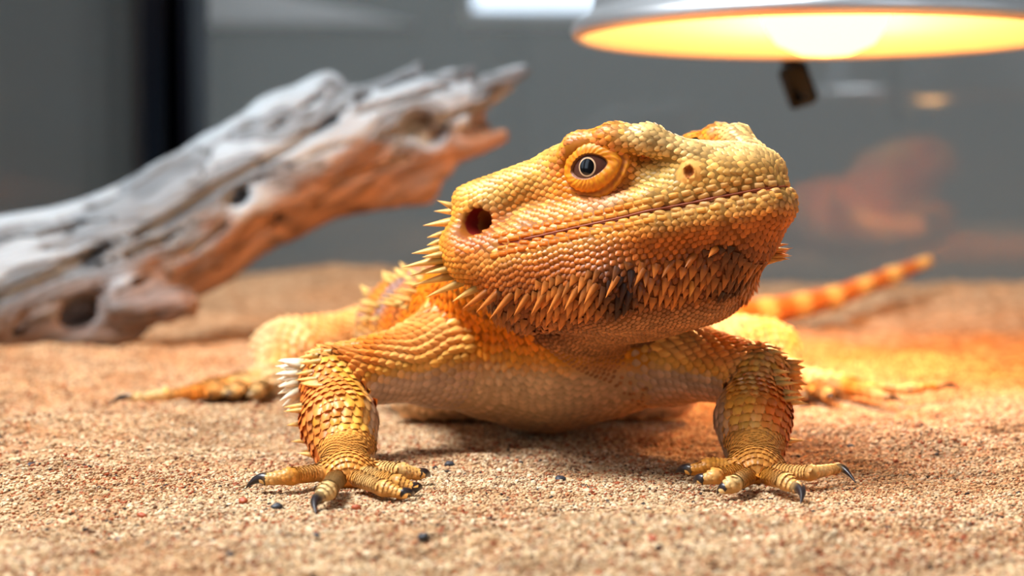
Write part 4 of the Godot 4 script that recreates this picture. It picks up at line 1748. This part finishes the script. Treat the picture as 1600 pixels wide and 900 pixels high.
func make_lamp() -> void:
	var c := P(1290, 62, 50) * CM
	var t := thing("heat_lamp", "silver domed heat lamp glowing warm above the dragon's head", "lamp", c)
	t.rotation_degrees.x = -2.4
	var metal := mat(Color8(205, 210, 214), 0.36, 0.85)
	var white := mat(Color8(214, 196, 168), 0.42, 0.75)
	var K := 0.0578
	var outer := PackedVector2Array([Vector2(K * 0.985, 0.0008), Vector2(K * 1.0, 0.0), Vector2(K * 1.025, 0.0006), Vector2(K * 1.035, 0.002), Vector2(K * 1.025, 0.0036), Vector2(K * 1.0, 0.0046), Vector2(K * 0.965, 0.0056), Vector2(K * 0.945, 0.0075), Vector2(K * 0.925, 0.014), Vector2(K * 0.87, 0.027), Vector2(K * 0.78, 0.04), Vector2(K * 0.64, 0.052), Vector2(K * 0.48, 0.06), Vector2(K * 0.42, 0.064), Vector2(K * 0.4, 0.075)])
	put("shade", lathe(outer, 96), metal, t)
	var inner := PackedVector2Array([Vector2(K * 0.4, 0.074), Vector2(K * 0.41, 0.063), Vector2(K * 0.47, 0.0585), Vector2(K * 0.625, 0.0505), Vector2(K * 0.765, 0.0385), Vector2(K * 0.855, 0.0258), Vector2(K * 0.91, 0.013), Vector2(K * 0.93, 0.0068), Vector2(K * 0.955, 0.003), Vector2(K * 0.985, 0.0008)])
	put("shade_lining", lathe(inner, 96), white, t)
	put("socket", lathe(PackedVector2Array([Vector2(0.0, 0.072), Vector2(0.0225, 0.072), Vector2(0.0235, 0.08), Vector2(0.0225, 0.1), Vector2(0.018, 0.112), Vector2(0.008, 0.118), Vector2(0.004, 0.13), Vector2(0.0, 0.13)]), 32), mat(Color8(28, 28, 30), 0.5), t)
	put("bulb", lathe(PackedVector2Array([Vector2(0.0, -0.004), Vector2(0.006, -0.0034), Vector2(0.0115, -0.001), Vector2(0.0145, 0.0035), Vector2(0.0155, 0.0085), Vector2(0.0145, 0.016), Vector2(0.0125, 0.032), Vector2(0.012, 0.05), Vector2(0.012, 0.073)]), 40), glow(Color(1.0, 0.78, 0.42), 6.0), t)
	var cord := PackedVector3Array()
	var rad := PackedFloat32Array()
	for i in 20:
		var y := 0.125 + (0.43 - c.y - 0.125) * i / 19.0
		cord.append(Vector3(0.002 * sin(i * 0.5), y, 0.002 * sin(i * 0.37)))
		rad.append(0.0032)
	put("cord", tube(cord, rad, 10), mat(Color8(24, 24, 26), 0.6), t)
	# black clip that hangs behind the shade
	var a := P(1236, 84, 57.0) * CM - c
	var b := P(1258, 148, 57.0) * CM - c
	var e := (a - b).normalized()
	var clip := box(Vector3(0.0075, a.distance_to(b), 0.006), 0.001)
	var side := e.cross(Vector3.BACK).normalized()
	put("clip", clip, mat(Color8(9, 9, 9), 0.8, 0.0, 0.2), t, Transform3D(Basis(-side, e, -side.cross(e)), (a + b) / 2))
	put("clip_arm", tube(PackedVector3Array([a, Vector3(a.x * 0.9, 0.03, a.z * 1.0), Vector3(a.x * 0.5, 0.06, a.z * 0.5), Vector3(a.x * 0.2, 0.085, a.z * 0.2)]), PackedFloat32Array([0.0025, 0.0025, 0.0025, 0.0025]), 8), mat(Color8(9, 9, 9), 0.8, 0.0, 0.2), t)
	var l := OmniLight3D.new()
	l.name = "bulb_light"
	t.add_child(l)
	l.position = Vector3(0, 0.0085, 0)
	l.light_color = Color(1.0, 0.73, 0.46)
	l.light_energy = 0.031
	l.light_size = 0.012
	l.omni_range = 6.0
	l.omni_attenuation = 2.0
	l.shadow_enabled = true


func make_driftwood() -> void:
	var L: Array = []
	var ax := [P(-110, 490, 57.0), P(60, 452, 58.0), P(180, 420, 58.5), P(300, 352, 59.5), P(430, 275, 60.5), P(540, 232, 61.5), P(640, 205, 62.0), P(720, 178, 62.5)]
	var r := [1.8, 1.75, 1.75, 1.75, 1.72, 1.7, 1.45, 1.05]
	chain(L, ax, r, 0.5)
	cone(L, P(120, 375, 58.5), P(340, 262, 60.0), 0.75, 0.85, 0.5)
	cone(L, P(-60, 395, 57.5), P(150, 352, 58.5), 0.85, 0.6, 0.4)
	cone(L, P(200, 465, 57.0), P(285, 478, 56.8), 0.75, 0.5, 0.35)
	cone(L, P(30, 500, 57.5), P(190, 495, 57.5), 0.95, 0.75, 0.4)
	chain(L, [P(330, 268, 59.9), P(440, 200, 60.5), P(505, 150, 61.0), P(518, 128, 61.1)], [0.8, 0.95, 0.6, 0.2], 0.35)
	cone(L, P(500, 292, 60.8), P(655, 288, 61.4), 0.85, 0.62, 0.35)
	# splinters of the broken end
	for q in [
		[400, 235, 60.2, 515, 134, 60.8, 0.85, 0.22], [480, 215, 60.8, 560, 165, 61.0, 0.8, 0.3], [520, 205, 61.2, 655, 104, 62.0, 0.8, 0.16], [590, 185, 61.4, 735, 108, 62.2, 0.85, 0.16],
		[640, 190, 61.8, 818, 110, 63.2, 0.8, 0.2], [600, 262, 61.0, 785, 212, 62.0, 0.8, 0.18], [560, 285, 61.0, 690, 262, 61.4, 0.6, 0.3], [640, 175, 62.6, 790, 140, 63.6, 0.8, 0.25], [500, 300, 60.8, 655, 285, 61.4, 0.55, 0.35],
	]:
		cone(L, P(q[0], q[1], q[2]), P(q[3], q[4], q[5]), q[6], q[7], 0.22)
	# cracks and knot holes
	var w := flat(L)
	for q in [
		[0.17, -30, 478, 60, 440, 150, 396, 250, 350, 340, 292, 450, 232, 520, 190, 575, 148],
		[0.1, -30, 380, 60, 372, 120, 352, 180, 345], [0.09, 100, 430, 200, 400, 260, 372, 330, 330],
		[0.12, 20, 520, 120, 470, 220, 440, 300, 392, 350, 352], [0.08, 380, 290, 450, 258, 520, 230, 560, 222],
		[0.13, 560, 176, 620, 160, 660, 150, 700, 138], [0.12, 690, 190, 740, 168, 800, 146], [0.13, 600, 142, 650, 122],
		[0.11, 480, 320, 540, 280, 590, 262, 640, 244], [0.08, 420, 205, 470, 170, 505, 150], [0.1, 330, 420, 390, 372, 440, 335], [0.08, 590, 215, 640, 200, 690, 182],
	]:
		var last := Vector3.INF
		for i in range(1, q.size(), 2):
			var d := 53.0
			while d < 66.0 and evf(w.n, w.T, w.A, w.V, w.R0, w.R1, w.R2, w.F, P(q[i], q[i + 1], d)) > 0.0:
				d += 0.1
			if d >= 66.0:
				continue
			var at := P(q[i], q[i + 1], d + 0.06)
			if last != Vector3.INF:
				for k in 2:
					cone(L, last + Vector3(0, 0, -0.16 * k), at + Vector3(0, 0, -0.16 * k), q[0] * 0.8, q[0] * (0.65 + 0.3 * float(i % 4 == 1)), 0.08, 1)
			last = at
	for q in [[372, 309, 0.27], [122, 489, 0.4], [652, 196, 0.4], [678, 212, 0.36], [285, 505, 0.2]]:
		var d := 53.0
		while d < 66.0 and evf(w.n, w.T, w.A, w.V, w.R0, w.R1, w.R2, w.F, P(q[0], q[1], d)) > 0.0:
			d += 0.1
		egg(L, P(q[0], q[1], d), Vector3(q[2] * 1.4, q[2], q[2] * 2.6), 0.15, Basis(Vector3(0, 0, 1), 0.5), 1)
	egg(L, P(768, 178, 62.2), Vector3(0.8, 0.38, 1.0), 0.15, Basis(Vector3(0, 0, 1), 0.35), 1)
	var lo := Vector3.ONE * 1e3
	var hi := -lo
	for q: Prim in L:
		if q.op == 0:
			lo = lo.min(q.c - Vector3.ONE * (q.R + 0.3))
			hi = hi.max(q.c + Vector3.ONE * (q.R + 0.3))
	var g := make_grid(L, lo, hi, 0.1)
	var v := PackedVector3Array()
	var nn := PackedVector3Array()
	var ix := PackedInt32Array()
	net(g, v, nn, ix)
	var dir: Vector3 = (ax[7] - ax[0]).normalized()
	var up := Vector3(0, 0, 1).cross(dir).normalized()
	var B := Basis(dir, up, dir.cross(up))
	var Bi := B.inverse()
	var o: Vector3 = ax[0]
	var col := PackedColorArray()
	for i in v.size():
		var q := Bi * (v[i] - o)
		var n := Bi * nn[i]
		# grain: long ridges that wander along the log
		var bend := n_low.get_noise_2d(q.x * 2.5, 7.0) * 0.8
		var a := n_mid.get_noise_3d(q.x * 1.6, (q.y + bend) * 14.0, q.z * 14.0)
		var b := n_fine.get_noise_3d(q.x * 0.8, (q.y + bend) * 12.0, q.z * 12.0)
		var ridge := 1.0 - absf(a) * 2.2
		v[i] = (q + n * (0.07 * a + 0.025 * b - 0.08 * maxf(0.0, ridge - 0.75) / 0.25))
		var c := lin(168, 175, 180).lerp(lin(104, 107, 110), clampf(0.4 - a * 1.4, 0, 1))
		c = c.lerp(lin(56, 48, 42), clampf((ridge - 0.78) * 4.0, 0, 0.85))
		c = c.lerp(lin(112, 96, 82), clampf(b * 1.5 - 0.45, 0, 0.4))
		# the lower flank has lost its weathered skin
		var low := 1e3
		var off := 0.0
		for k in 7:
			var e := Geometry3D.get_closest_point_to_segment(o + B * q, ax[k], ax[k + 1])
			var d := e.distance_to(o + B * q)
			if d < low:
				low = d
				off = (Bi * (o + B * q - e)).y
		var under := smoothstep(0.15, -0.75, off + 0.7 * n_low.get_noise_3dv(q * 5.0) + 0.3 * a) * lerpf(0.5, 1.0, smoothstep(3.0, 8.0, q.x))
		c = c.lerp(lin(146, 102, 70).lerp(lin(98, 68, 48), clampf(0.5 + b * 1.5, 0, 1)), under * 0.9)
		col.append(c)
	var m := vmat(0.8, 0.3)
	m.heightmap_enabled = true
	m.heightmap_texture = ntex(noise(0.03, 5, FastNoiseLite.TYPE_SIMPLEX_SMOOTH, 12), 512)
	m.heightmap_scale = 0.12
	m.uv1_triplanar = true
	m.uv1_scale = Vector3(0.06, 0.5, 0.5)
	var mesh := smooth_mesh(v, ix, col, PackedVector3Array(), false)
	var log := put("driftwood", mesh, m, null, Transform3D(B.scaled(Vector3.ONE * CM), o * CM))
	tag(log, "weathered grey driftwood log with a splintered end leaning behind the dragon", "driftwood")


func _ready() -> void:
	rng.seed = SEED
	n_low = noise(0.11, 2, FastNoiseLite.TYPE_SIMPLEX_SMOOTH, 1)
	n_mid = noise(0.06, 3, FastNoiseLite.TYPE_SIMPLEX_SMOOTH, 2)
	n_fine = noise(0.25, 2, FastNoiseLite.TYPE_SIMPLEX_SMOOTH, 5)
	make_camera_and_light()
	make_room()
	make_tank()
	rest_spots = [Vector3(-0.028, 0.008, 0.042), Vector3(0.041, 0.006, 0.042), Vector3(0.006, -0.07, 0.045), Vector3(-0.06, -0.12, 0.03), Vector3(0.075, -0.12, 0.035)]
	make_sand()
	make_lamp()
	make_driftwood()
	make_dragon()
	make_pebbles()
